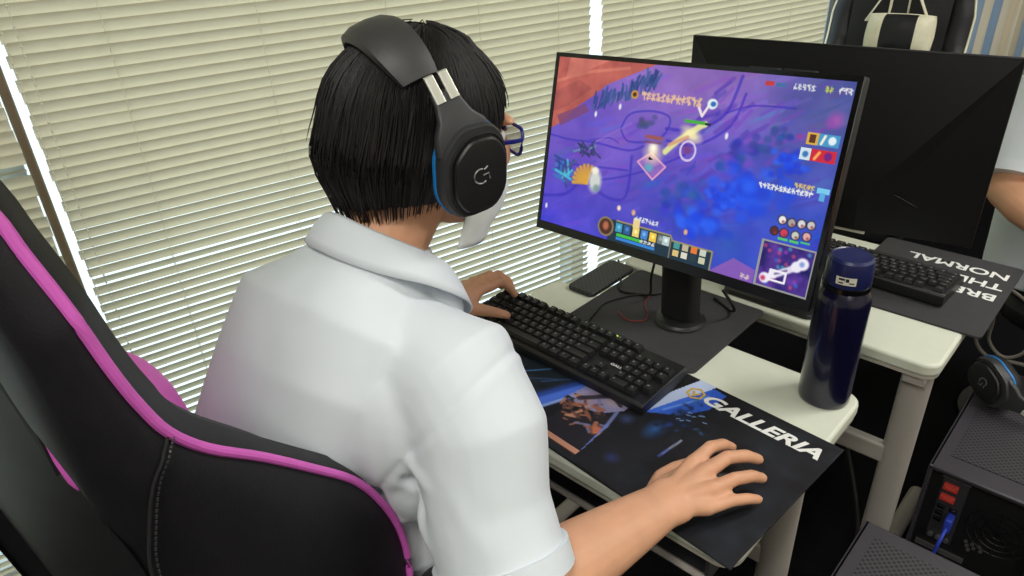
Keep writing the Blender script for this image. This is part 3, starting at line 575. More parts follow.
def mon_matrix(c, yaw, tilt, roll):
    x = Vector((math.cos(yaw), math.sin(yaw), 0)); nb = Vector((-math.sin(yaw), math.cos(yaw), 0))
    up = math.cos(tilt) * Vector((0, 0, 1)) + math.sin(tilt) * nb
    xx = math.cos(roll) * x + math.sin(roll) * up; up = math.cos(roll) * up - math.sin(roll) * x; bk = up.cross(xx) * -1
    bk = xx.cross(up) * -1
    return Matrix(((xx.x, bk.x, up.x, c[0]), (xx.y, bk.y, up.y, c[1]), (xx.z, bk.z, up.z, c[2]), (0, 0, 0, 1)))   # local x right, y backwards, z up
t = thing('monitor', 'lit monitor showing a colourful game in front of the player', 'monitor', (-.612, 1.098, .7044))
MM = mon_matrix((-.593, .984, 1.062), -.066, .247, .047)
TI = t.matrix_world.inverted() if False else Matrix.Translation((.612, -1.098, -.7044))
def onmon(o, m=MM): o.matrix_world = TI @ m; return o
bz = MB(); bzt, bzb = .0075, .016
hs = obj('housing', MB().prism(rrect(-MW / 2, -MH / 2, MW / 2, MH / 2, .004, 3), .002, .022, axis='y'), M_BLACK, t, bevel=.002); onmon(hs)
bb = MB()
o_ = [(-MW / 2, -MH / 2), (MW / 2, -MH / 2), (MW / 2, MH / 2), (-MW / 2, MH / 2)]; i_ = [(-MW / 2 + bzt, -MH / 2 + bzb), (MW / 2 - bzt, -MH / 2 + bzb), (MW / 2 - bzt, MH / 2 - bzt), (-MW / 2 + bzt, MH / 2 - bzt)]
for k in range(4):
    a, b_, c_, d_ = o_[k], o_[(k + 1) % 4], i_[(k + 1) % 4], i_[k]
    bb.raw([(a[0], -.001, a[1]), (b_[0], -.001, b_[1]), (c_[0], -.001, c_[1]), (d_[0], -.001, d_[1]), (a[0], .006, a[1]), (b_[0], .006, b_[1]), (c_[0], .006, c_[1]), (d_[0], .006, d_[1])],
           [(0, 1, 2, 3), (7, 6, 5, 4), (0, 4, 5, 1), (2, 6, 7, 3)])
onmon(obj('bezel', bb, M_GLOSSB, t, angle=20))
def scr_fn(u, v): return np.stack([-MW / 2 + bzt + u * (MW - 2 * bzt), np.full(u.shape, .0008), MH / 2 - bzt - v * (MH - bzt - bzb)], -1)
sc_ = painted_grid('screen', 420, 238, scr_fn, screen_art(), mat_attr('screen_picture', emit=1.0, rough=.35, spec=.3), t, smooth=False); onmon(sc_)
bk = MB().loft([[(x * s_, d, z * s_ - .02) for (x, z) in rrect(-.17, -.10, .17, .12, .03, 5)] for (s_, d) in ((1, .02), (.97, .04), (.8, .05))]); onmon(obj('back_shell', bk, M_BLACK, t))
for k_ in range(2): onmon(obj('button_bar', MB().box((.13 + .055 * k_, .012, MH / 2 + .001), (.045, .012, .003)), M_DGREY, t))
lg = text_mb('ASUS', .011, extrude=.0001, offset=.0003, sx=1.2, align='CENTER'); lg.v = [(p[0], -.0014, p[1] - MH / 2 + .004) for p in lg.v]; onmon(obj('maker_mark', lg, M_METAL, t, angle=0))
cl = MB().loft([[(x * .001, y * .001, z) for (x, y) in rrect(-39, -20, 39, 20, 17, 6)] for z in (.004, .20, .30)]); cl.v = [(p[0], p[1] - max(0, p[2] - .1) * .12, p[2]) for p in cl.v]
obj('stand_column', cl, M_BLACKM, t); obj('stand_foot', MB().lathe([(.0, 0), (.048, 0), (.050, .003), (.050, .006), (.047, .010), (.036, .013), (0, .014)], 40, caps=False), M_BLACK, t, angle=30)
obj('foot_ring', MB().lathe([(.0502, .0015), (.0512, .0022), (.0512, .0045), (.0502, .005), (.0502, .0015)], 40, caps=False), M_DGREY, t)
obj('neck', MB().box((.006, -.06, .335), (.07, .10, .07)), M_BLACKM, t, bevel=.008)

# ------------------------------------------------------------------ monitor seen from behind
t = thing('monitor', 'black monitor seen from behind, standing on the far desk', 'monitor', (-.50, 1.475, .70))
M2 = mon_matrix((-.526, 1.475, 1.003), .108, .009, 0); TI = Matrix.Translation((.50, -1.475, -.70))
HW, HH = .305, .18
onmon(obj('screen', MB().box((0, .012, 0), (2 * HW - .008, .006, 2 * HH - .008)), M_GLOSSB, t), M2)
onmon(obj('bezel', MB().box((0, .006, 0), (2 * HW, .010, 2 * HH)), M_MONB, t, bevel=.002), M2)
b2 = MB(); A_ = [(.095, -.045, -.105), (-.095, -.045, -.105), (-.10, -.040, -.172), (.10, -.040, -.172)]; O_ = [(-HW + .003, 0, HH - .003), (HW - .003, 0, HH - .003), (HW - .003, 0, -HH + .003), (-HW + .003, 0, -HH + .003)]
b2.raw(O_ + A_, [(0, 1, 4, 5), (1, 2, 7, 4), (0, 5, 6, 3), (4, 7, 6, 5), (2, 3, 6, 7), (3, 2, 1, 0)])
onmon(obj('back_shell', b2, M_MONB, t, angle=4), M2)
onmon(obj('groove', MB().tube([(.155, -.031, -.086), (.20, -.0215, -.108)], .0012, 6), M_GLOSSB, t), M2)
onmon(obj('lit_lip_strip', MB().box((.068, -.030, -.176), (.10, .006, .009)), M_LABEL_LIP, t), M2)  # pale strip: light caught on the bottom lip, put in as colour
obj('stand_column', MB().box((.0, -.125, .16), (.075, .035, .30), taper=.9), M_BLACKM, t, bevel=.006); obj('stand_foot', MB().prism(rrect(-.11, -.215, .09, -.087, .02), .0, .010), M_BLACK, t, bevel=.003); obj('neck', MB().box((0, -.085, .29), (.07, .075, .06)), M_BLACKM, t, bevel=.006)

# ------------------------------------------------------------------ keyboards
def key_mesh(wu):
    mb = MB(); wx = wu * .019 - .0012; wy = .0178; top = .0085
    v = []
    for (q, z, ins) in ((0, 0, 0), (1, .003, .0003), (2, top, .0026), (3, top - .0006, .0046)):
        ix = ins; v += [(-wx / 2 + ix, -wy / 2 + ix, z), (wx / 2 - ix, -wy / 2 + ix, z), (wx / 2 - ix, wy / 2 - ix + (.0008 if q > 1 else 0), z), (-wx / 2 + ix, wy / 2 - ix + (.0008 if q > 1 else 0), z)]
    f = [(3, 2, 1, 0)] + [(4 * i + j, 4 * i + (j + 1) % 4, 4 * i + 4 + (j + 1) % 4, 4 * i + 4 + j) for i in range(3) for j in range(4)] + [(12, 13, 14, 15)]
    mb.raw(v, f)
    x0, y0 = -wx / 2 + .0052, .0008; z = top - .0004
    for (a, b_, c_, d_) in ((0, 0, .0008, .0042), (0, .0036, .003, .0042), (.0024, 0, .0031, .0042), (0, .0016, .003, .0022)): mb.raw([(x0 + a, y0 + b_, z), (x0 + c_, y0 + b_, z), (x0 + c_, y0 + d_, z), (x0 + a, y0 + d_, z)], [(0, 1, 2, 3)], 1)
    return mb
LAY = [(0, [1, -1, 1, 1, 1, 1, -.5, 1, 1, 1, 1, -.5, 1, 1, 1, 1, -.25, 1, 1, 1]),
       (1.3, [1] * 13 + [2, -.25, 1, 1, 1, -.25, 1, 1, 1, 1]), (2.3, [1.5] + [1] * 12 + [1.5, -.25, 1, 1, 1, -.25, 1, 1, 1, 1]),
       (3.3, [1.75] + [1] * 11 + [2.25, -3.5, 1, 1, 1]), (4.3, [2.25] + [1] * 10 + [2.75, -1.25, 1, -1.25, 1, 1, 1, 1]), (5.3, [1.25] * 3 + [6.25] + [1.25] * 4 + [-.25, 1, 1, 1, -.25, 2, 1])]
def keyboard(t, units, skip=()):
    W_, D_ = units * .019 + .012, .133; cache = {}; rest = MB(); n = 0
    body = [(-D_ / 2, .004), (-D_ / 2 + .003, .0), (D_ / 2, .004), (D_ / 2, .026), (D_ / 2 - .004, .030), (-D_ / 2 + .004, .020), (-D_ / 2, .016)]
    obj('case', MB().prism(body, -W_ / 2, W_ / 2, axis='x'), M_BLACK, t, bevel=.0015)
    for fx in (-W_ * .4, W_ * .4): obj('rubber_foot', MB().box((fx, D_ / 2 - .012, .0022), (.03, .012, .0045)), M_BLACKM, t)
    sl = math.atan2(.010, D_ - .008)
    for ri, (yy, row) in enumerate(LAY):
        x = 0
        for wu in row:
            if wu < 0: x -= wu; continue
            if x + wu > units + .01: break
            cx_ = -W_ / 2 + .006 + (x + wu / 2) * .019; cy_ = D_ / 2 - .014 - yy * .0189; cz = .0205 + (cy_ + D_ / 2 - .004) * math.tan(sl)
            m = Matrix.Translation((cx_, cy_, cz)) @ Matrix.Rotation(sl + R(3 - ri * 1.4), 4, 'X')
            if (ri, round(x, 2)) in skip: kb = key_mesh(wu).xf(m); o0 = len(rest.v); rest.v += kb.v; rest.f += [tuple(i + o0 for i in f) for f in kb.f]; rest.m += kb.m
            else:
                if wu not in cache: k = obj('keycap', key_mesh(wu), [M_KEY, M_KEYW], t, angle=25); cache[wu] = k
                else: k = cache[wu].copy(); C.objects.link(k); k.parent = t
                k.matrix_local = m; n += 1
            x += wu
    if rest.v: r = obj('keycap', rest, [M_KEY, M_KEYW], t, angle=25); r['kind'] = 'stuff'
KBR = R(-1.5)
t = thing('keyboard', 'full size black keyboard under the player\'s left hand', 'keyboard', (-.716, .868, .7062), KBR)
keyboard(t, 22.5, skip={(5, 0), (5, 1.25), (5, 2.5), (4, 0)})
wm = text_mb('GALLERIA', .0085, extrude=.0001, offset=.0002, sx=1.2); wm.v = [(p[0] + .112, p[1] - .013, p[2] + .0268) for p in wm.v]; obj('maker_mark', wm, M_WHITE, t, angle=0)
obj('green_light', MB().box((.060, .0655, .0285), (.026, .003, .0022)), M_LED, t)['label'] = 'small green light on the rear edge'
t = thing('keyboard', 'black keyboard on the far desk, beside the bottle', 'keyboard', (-.412, 1.532, .7044), PI + R(-2))
keyboard(t, 18.25)

# ------------------------------------------------------------------ mouse under the right hand
t = thing('computer_mouse', 'black computer mouse under the player\'s right hand', 'mouse', (-.333, .738, .7066), R(-6))
ms = []
for i in range(13):
    q = i / 12; y = -.058 + .118 * q; wd = .031 * (1 - abs(2 * q - 1) ** 3.2) ** .45 * (1 - .10 * math.sin(q * PI)) + .001; h = .037 * (math.sin(PI * min(1, .12 + q * .93) ** .85)) ** .62 + .001
    ms.append([(wd * math.cos(a) * (1 if math.sin(a) > .0 else .96), y, max(0, h * math.sin(a))) for a in [PI * k / 14 for k in range(15)]] + [(-wd * .6, y, 0), (0, y, 0), (wd * .6, y, 0)])
obj('shell', MB().loft(ms), M_BLACK, t, angle=50); obj('scroll_wheel', MB().tube([(-.004, .032, .030), (.004, .032, .030)], .009, 16), M_DGREY, t)

# ------------------------------------------------------------------ bottle
t = thing('water_bottle', 'dark navy flask standing on the corner of the player\'s desk', 'bottle', (-.300, 1.043, .7003))
obj('body', MB().lathe([(0, 0), (.037, 0), (.0400, .003), (.0408, .01), (.0408, .19), (.0395, .200), (.036, .208), (.034, .212), (0, .212)], 48, caps=False), M_BOTTLE, t, angle=40)
obj('collar', MB().lathe([(.033, .212), (.0355, .213), (.0355, .221), (.033, .222)], 48), M_GLOSSB, t)
obj('cap', MB().lathe([(0, .222), (.0340, .222), (.0350, .225), (.0338, .254), (.0325, .262), (.0290, .266), (.027, .2645), (0, .2635)], 48, caps=False), M_CAP, t, angle=30)
ca = math.atan2(-1, .25)
lb = MB(); vs = [((.0352) * math.cos(ca + a), .0352 * math.sin(ca + a), z) for z in (.230, .243) for a in np.linspace(-.42, .42, 9)]
lb.raw(vs, [(i, i + 1, i + 10, i + 9) for i in range(8)]); ls_ = obj('label', lb, M_LABEL_LIP, t, fix=False); ls_['label'] = 'small white label'
for (a0, a1, z0, z1) in ((-.30, -.05, .2375, .2410), (-.02, .12, .2355, .2410), (.14, .34, .2330, .2350), (-.30, -.10, .2325, .2345)):
    k = MB(); vs = [((.0354) * math.cos(ca + a), .0354 * math.sin(ca + a), z) for z in (z0, z1) for a in np.linspace(a0, a1, 3)]; k.raw(vs, [(0, 1, 4, 3), (1, 2, 5, 4)]); obj('label_mark', k, M_INK, ls_, fix=False)

# ------------------------------------------------------------------ tower cases
def tower(label, x0, x1, y0, y1, z1):
    t = thing('computer_tower', label, 'computer', (x0, y0, 0), 0, 'black computer towers beside the desks'); W_, D_ = x1 - x0, y1 - y0
    sh = MB().box((.004, D_ / 2, z1 / 2 + .01), (.008, D_, z1 - .02)).box((W_ - .004, D_ / 2, z1 / 2 + .01), (.008, D_, z1 - .02)).box((W_ / 2, D_ / 2, .025), (W_ - .016, D_ - .01, .01)).box((W_ / 2, D_ - .004, z1 / 2 + .01), (W_ - .016, .008, z1 - .03))
    obj('shell', sh, M_CASE, t, bevel=.002)
    obj('top_panel', MB().box((W_ / 2, D_ / 2, z1 - .005), (W_, D_, .010)), M_CASE, t, bevel=.003)
    m_ = obj('top_mesh', MB().box((W_ / 2, D_ / 2 + .01, z1 + .0005), (W_ - .05, D_ - .085, .0022)), M_CASEHOLE, t)
    for fx in (.03, W_ - .03):
        for fy in (.04, D_ - .04): obj('foot', MB().lathe([(.016, 0), (.014, .021)], 16, (fx, fy, 0)), M_BLACKM, t)
    rp_ = obj('rear_panel', MB().box((W_ / 2, .022, z1 / 2 + .01), (W_ - .016, .004, z1 - .05)), M_CASED, t)
    io = obj('port_plate', MB().box((.052, .018, z1 - .105), (.046, .004, .165)), M_CASE if False else M_TRAY, rp_)
    zt = z1 - .03
    obj('plate_rim', MB().box((.052, .014, z1 - .022), (.05, .004, .003)), M_METAL, rp_)
    for k in range(2): obj('red_port', MB().box((.046, .012, zt - .014 - k * .028), (.026, .010, .013)).box((.046, .0068, zt - .014 - k * .028), (.018, .003, .005)), M_RED, rp_, bevel=.001)
    for k in range(6): obj('port', MB().box((.04 + .022 * (k % 2), .013, zt - .068 - .017 * (k // 2)), (.014, .006, .008)), M_GLOSSB, rp_, bevel=.0008)
    for k in range(3): obj('audio_port', MB().tube([(.037 + .0145 * k, .016, z1 - .178), (.037 + .0145 * k, .0095, z1 - .178)], .0048, 12), M_METAL, rp_)
    obj('blue_plug', MB().box((.062, .006, z1 - .125), (.014, .028, .034)), M_VGA, rp_, bevel=.003)
    obj('plug_cable', MB().tube(catmull([(.062, -.008, z1 - .13), (.060, -.03, z1 - .15), (.056, -.028, z1 - .22), (.06, -.02, .1)], 6), .0035, 8), M_VGA, rp_)
    fg = MB()
    for rr in (.012, .026, .040, .054):
        fg.tube([(W_ * .68 + rr * math.cos(a), .017, z1 - .11 + rr * math.sin(a)) for a in np.linspace(0, 2 * PI, 33)], .0014, 5)
    for k in range(4): fg.box((W_ * .68, .017, z1 - .11), (.11, .003, .003), rot=Matrix.Rotation(k * PI / 4, 3, 'Y'))
    obj('fan_grille', fg, M_BLACK, rp_)
    cl_ = random.Random(5)
    for k in range(7): obj('screw', MB().tube([(.098 + .012 * (k % 3) + .004 * (k // 3), .019, z1 - .16 - .009 * (k // 3)), (.098 + .012 * (k % 3) + .004 * (k // 3), .0155, z1 - .16 - .009 * (k // 3))], .0034, 10), M_METAL, rp_)
    for k in range(4): obj('slot_cover', MB().box((.06, .018, z1 - .215 - .02 * k), (.09, .003, .012)), M_METAL if k == 0 else M_CASE, rp_)
    return t
tower('black computer tower showing its rear ports, a headset lying on top', -.158, .052, 1.318, 1.765, .44)
tower('black computer tower in the bottom right corner, only its perforated top showing', -.198, .012, .66, 1.093, .44)

# ------------------------------------------------------------------ gaming chairs (local: x right, y forward)
FRONT = [(-.235, 1.40), (-.215, 1.36), (-.195, 1.305), (-.189, 1.273), (-.182, 1.239), (-.176, 1.206), (-.169, 1.172), (-.160, 1.138), (-.146, 1.101), (-.119, 1.063), (-.072, 1.016), (-.022, .961), (.025, .906), (.056, .851), (.080, .785), (.088, .72), (.080, .65), (.05, .585), (-.02, .535)]
REAR_ = [(-.262, 1.40), (-.25, 1.36), (-.243, 1.305), (-.239, 1.273), (-.235, 1.239), (-.231, 1.206), (-.228, 1.172), (-.226, 1.138), (-.222, 1.101), (-.218, 1.063), (-.213, 1.02), (-.206, .98), (-.20, .93), (-.195, .88), (-.19, .81), (-.182, .74), (-.174, .67), (-.166, .60), (-.16, .535)]
REAR = [(y + .018, z) for y, z in REAR_]
def gaming_chair(label, loc, rz, m_main, m_trim, m_pipe, group=None, tris=None, arms=True):
    t = thing('gaming_chair', label, 'chair', loc, rz, group)
    fr, re = catmull(FRONT, 4), catmull(REAR, 4); n = len(fr)
    for sx in (1, -1):
        rings = []
        for i in range(n):
            F, B = np.array(fr[i]), np.array(re[i]); q = i / (n - 1); th = .095 - .045 * min(1, max(0, (1.12 - F[1]) / .12))
            d = np.array(fr[min(i + 1, n - 1)]) - np.array(fr[max(i - 1, 0)]); d /= np.linalg.norm(d); nrm = np.array([-d[1], d[0]]) if True else d
            if nrm[0] < 0 and abs(nrm[0]) > .3: nrm = -nrm
            if nrm[0] < 0 and nrm[1] < 0: nrm = -nrm
            nar = .27 - .035 * max(0, (1.25 - 0) and (F[1] - 1.22) / .18)
            xo, xi = nar, nar - th; w_ = F - B
            bul = .012; bf = .024 - .013 * min(1, max(0, (1.12 - F[1]) / .12)); M1 = B + w_ * .25; M2 = B + w_ * .6
            ring = [(xo - .012, *(B + w_ * .02)), (xo + .003, *M1), (xo + bul * .6, *M2), (xo + .004, *(F - w_ * .03)), (xo - .004, *(F + nrm * .006)), (xo - .022, *(F + nrm * bf)), (xo - th * .5, *(F + nrm * bf * 1.15)), (xi + .012, *(F + nrm * bf * .5)), (xi, *(F - w_ * .15)), (xi - .004, *(B + w_ * .35)), (xi, *(B + w_ * .08)), (xi + .03, *(B - w_ * .03)), (xo - .035, *(B - w_ * .04))]
            rings.append([(sx * p[0], p[1], p[2]) for p in ring])
        bo = obj('side_bolster', MB().loft(rings), m_main, t, angle=50)
        pts = []
        for i in range(n):
            nar = .27 - .035 * max(0, (fr[i][1] - 1.22) / .18); pts.append((sx * (nar + .004), fr[i][0], fr[i][1]))
        obj('piping', MB().tube(pts, .0047, 10, round_caps=True), m_pipe, bo)
        if sx == 1 and group is None:
            sm = catmull([(-.146, 1.101), (-.153, 1.094), (-.172, 1.068), (-.186, 1.03), (-.196, .989), (-.196, .93), (-.186, .86), (-.17, .78)], 8)
            xs_ = lambda y, z: .2775
            ob = MB(); P_ = []
            for (y, z) in sm[3:]:
                k = min(range(n), key=lambda i: abs(re[i][1] - z)); kf = min(range(n), key=lambda i: abs(fr[i][1] - z)); q = (y - re[k][0]) / max(.01, fr[kf][0] - re[k][0])
                P_.append((.2735 + .0065 * max(0, min(1, 1 - abs(q - .6) / .6)), y, z))
            ob.tube(P_, .0014, 6); obj('seam', ob, M_STITCH, bo)
            st = MB()
            for i in range(2, len(P_) - 1, 1): 
                a, b_ = np.array(P_[i]), np.array(P_[i + 1]); o_ = np.array([0.001, .0055, 0]); st.tube([a + o_, a + (b_ - a) * .55 + o_], .0011, 5)
            obj('stitching', st, M_DGREY, bo)
    # back panel between the bolsters, with two openings below the head end
    pn = MB(); rows = []
    for i in range(0, n, 2):
        B = np.array(re[i]); rows.append(B)
    ring_ = []
    for B in rows: ring_.append([(x, B[0] + .012 + (.055 + .018 * math.cos(x / .18 * PI / 2)) * s_, B[1]) for (x, s_) in [(-.19, 0), (-.1, -.12), (0, -.16), (.1, -.12), (.19, 0), (.19, 1), (.1, 1), (0, 1), (-.1, 1), (-.19, 1)]])
    obj('back_panel', MB().loft(ring_), m_main, t, angle=50)
    top = [(x, y, z) for (x, y, z) in [(-.20, -.226, 1.392), (-.14, -.226, 1.404), (0, -.226, 1.408), (.14, -.226, 1.404), (.20, -.226, 1.392)]]
    obj('head_wing', MB().tube(catmull(top, 6), [(.026, .020)] * (4 * 6 + 1), 14, up=(0, 0, 1), round_caps=True), m_main, t)
    for sx in (-1, 1):      # trim of the strap openings
        tri = [(sx * a_, b_) for a_, b_ in (tris or [(.07, 1.13), (.165, 1.20), (.17, 1.10), (.15, 1.03)])]
        obj('opening_trim', MB().loft([[(x, yb, z) for (x, z) in tri] for yb in ((-.226, -.13) if arms is False else (-.2055, -.18))]), m_trim, t, angle=40, bevel=.006)
        ctr = (sum(p[0] for p in tri) / 4, sum(p[1] for p in tri) / 4); op = [(tri[k][0] * .68 + ctr[0] * .32, tri[k][1] * .68 + ctr[1] * .32) for k in range(4)]
        obj('opening', MB().loft([[(x, yb, z) for (x, z) in op] for yb in ((-.2285, -.127) if arms is False else (-.207, -.178))]), M_STITCH, t, angle=40)
    st = obj('seat', MB().loft([[(x * k, y * k + .06, z) for (x, y) in rrect(-.26, -.25, .26, .27, .08, 6)] for (k, z) in ((.93, .385), (1, .40), (1, .455), (.96, .475), (.7, .470))]), m_main, t, angle=50)
    for sx in (-1, 1):
        obj('seat_bolster', MB().tube([(sx * .245, -.17, .47), (sx * .25, 0, .475), (sx * .25, .2, .475), (sx * .225, .30, .46)], [(.04, .035)] * 4, 14, round_caps=True), m_main, st)
        if not arms: continue
        ar = obj('armrest', MB().loft([[(sx * .33 + x, y + .0, z) for (x, y) in rrect(-.045, -.13, .045, .13, .03, 5)] for z in (.655, .685)]), M_BLACK, t, bevel=.006)
        obj('armrest_post', MB().tube([(sx * .20, -.02, .39), (sx * .31, -.02, .39), (sx * .33, -.02, .42), (sx * .33, -.02, .66)], [(.018, .026)] * 4, 12), M_BLACK, ar)
    gb = obj('gas_lift', MB().lathe([(.03, .09), (.03, .26), (.018, .26), (.018, .385)], 20), M_BLACK, t)
    obj('tilt_mechanism', MB().box((0, .02, .37), (.18, .26, .05)), M_BLACK, t, bevel=.008)
    for k in range(5):
        a = R(72 * k + 18); d = Vector((math.cos(a), math.sin(a), 0))
        lg = obj('base_arm', MB().tube([d * .02 + Vector((0, 0, .11)), d * .18 + Vector((0, 0, .10)), d * .32 + Vector((0, 0, .075))], [(.03, .022), (.026, .02), (.018, .014)], 12, round_caps=True), M_BLACK, t)
        obj('caster', MB().tube([d * .315 + Vector((-d.y, d.x, 0)) * s_ + Vector((0, 0, .0305)) for s_ in (-.022, .022)], .030, 18), M_BLACKM, lg, bevel=.004)
    return t
CH_O = Vector((-.8091, .2089, 0)); CH_R = R(12)
gaming_chair('black gaming chair with pink piping, behind the seated player', CH_O, CH_R, M_LEATHER, M_PINK, M_PINK, tris=[(.165, 1.175), (.205, 1.175), (.212, 1.05), (.196, 1.10)])
CHM = Matrix.Translation(CH_O) @ Matrix.Rotation(CH_R, 4, 'Z')
def cushion(name, label, cat, m, size, mats, puff=.055):
    t = thing(name, label, cat); t.matrix_world = m; W_, H_ = size; rows = []
    nu, nv = 28, 18; fr_ = []; 
    def hgt(a, b_): return puff * ((1 - abs(a) ** 3.5) * (1 - abs(b_) ** 3.5)) ** .6
    for s_ in (1, -1):
        g = []
        for j in range(nv + 1):
            for i in range(nu + 1):
                a, b_ = 2 * i / nu - 1, 2 * j / nv - 1; pin = 1 - .05 * (b_ * b_) ; pin2 = 1 - .06 * (a * a)
                ed = max(abs(a), abs(b_)); cr = .003 * math.sin(9 * a + 3 * b_) * ed
                g.append((a * W_ / 2 * pin, s_ * (hgt(a, b_) + .001) + cr, b_ * H_ / 2 * pin2))
        fr_.append(g)
    mb = MB()
    for g in fr_: mb.raw(g, [(j * (nu + 1) + i, j * (nu + 1) + i + 1, (j + 1) * (nu + 1) + i + 1, (j + 1) * (nu + 1) + i) for j in range(nv) for i in range(nu)])
    mb.m = [(1 if (len(mats) > 1 and abs((k % nu) - nu / 2 + .5) < nu * .24) else 0) for k in range(len(mb.f))]
    bm_o = obj('cover', mb, mats, t, angle=60)
    rim = [(math.copysign(1, 0), 0)]; pts = []
    for (a0, b0, a1, b1) in ((-1, -1, 1, -1), (1, -1, 1, 1), (1, 1, -1, 1), (-1, 1, -1, -1)):
        for k in range(14):
            a, b_ = a0 + (a1 - a0) * k / 14, b0 + (b1 - b0) * k / 14; pts.append((a * W_ / 2 * (1 - .05 * b_ * b_), .003 * math.sin(9 * a + 3 * b_), b_ * H_ / 2 * (1 - .06 * a * a)))
    obj('seam', MB().tube(pts + pts[:1], .0028, 6), mats[0], bm_o)
    return t
lc = cushion('lumbar_cushion', 'pink lumbar cushion on the chair behind the seated player', 'cushion', CHM @ Matrix.Translation((-.035, -.060, .945)) @ Matrix.Rotation(R(8), 4, 'X') @ Matrix.Rotation(R(3), 4, 'Y'), (.31, .24), [M_PINK], puff=.045)
obj('strap', MB().tube([(-.19, .03, 0), (-.17, .03, 0), (-.1, -.03, 0)], [(.002, .012)] * 3, 8), M_STITCH, lc)
for sx in (-1, 1):
    o = obj('strap', MB().tube(catmull([(sx * .13, -.035, .04), (sx * .14, -.055, .12), (sx * .135, -.075, .16), (sx * .13, -.090, .19)], 5), [(.0025, .014)] * 16, 8, up=(0, 1, 0)), M_STITCH, lc)
# far chair
ch2p = Vector((-.835, 2.78, 0)); ch2r = PI + R(6)
gaming_chair('black gaming chair with cream piping, behind the monitors', ch2p, ch2r, M_LEATHER2, M_CREAM, M_CREAM, group='x', arms=False, tris=[(.03, 1.33), (.055, 1.33), (.13, 1.19), (.03, 1.19)]).scale = (.85, .85, .85)
CH2 = Matrix.Translation(ch2p) @ Matrix.Rotation(ch2r, 4, 'Z')
cushion('lumbar_cushion', 'cream cushion with a black band on the far chair', 'cushion', CH2 @ Matrix.Translation((-.02, -.085, .975)) @ Matrix.Rotation(R(8), 4, 'X'), (.22, .14), [M_CREAM, M_LEATHER2], puff=.05)
for o in C.objects:
    if o.get('group') == 'x': del o['group']

# ------------------------------------------------------------------ headset (local: x right ear, y forward, z up; head centre at origin)
def cup_poly(k, dy=0, dz=0):
    P = [(.024, .052), (-.018, .050), (-.044, .022), (-.046, -.030), (-.026, -.056), (.022, -.050), (.040, -.026), (.042, .030)]
    out = []
    n = len(P)
    for i in range(n):
        a, b_, c_ = np.array(P[i - 1]), np.array(P[i]), np.array(P[(i + 1) % n])
        d0 = (a - b_); d1 = (c_ - b_); l = .013; p0 = b_ + d0 / np.linalg.norm(d0) * l; p1 = b_ + d1 / np.linalg.norm(d1) * l
        for q in (0, .33, .66, 1): out.append((1 - q) ** 2 * p0 + 2 * q * (1 - q) * b_ + q * q * p1)
    ca_, sa_ = math.cos(R(-14)), math.sin(R(-14))
    return [((p[0] * .94 * ca_ - p[1] * sa_) * k + dy, (p[0] * .94 * sa_ + p[1] * ca_) * k + dz) for p in out]
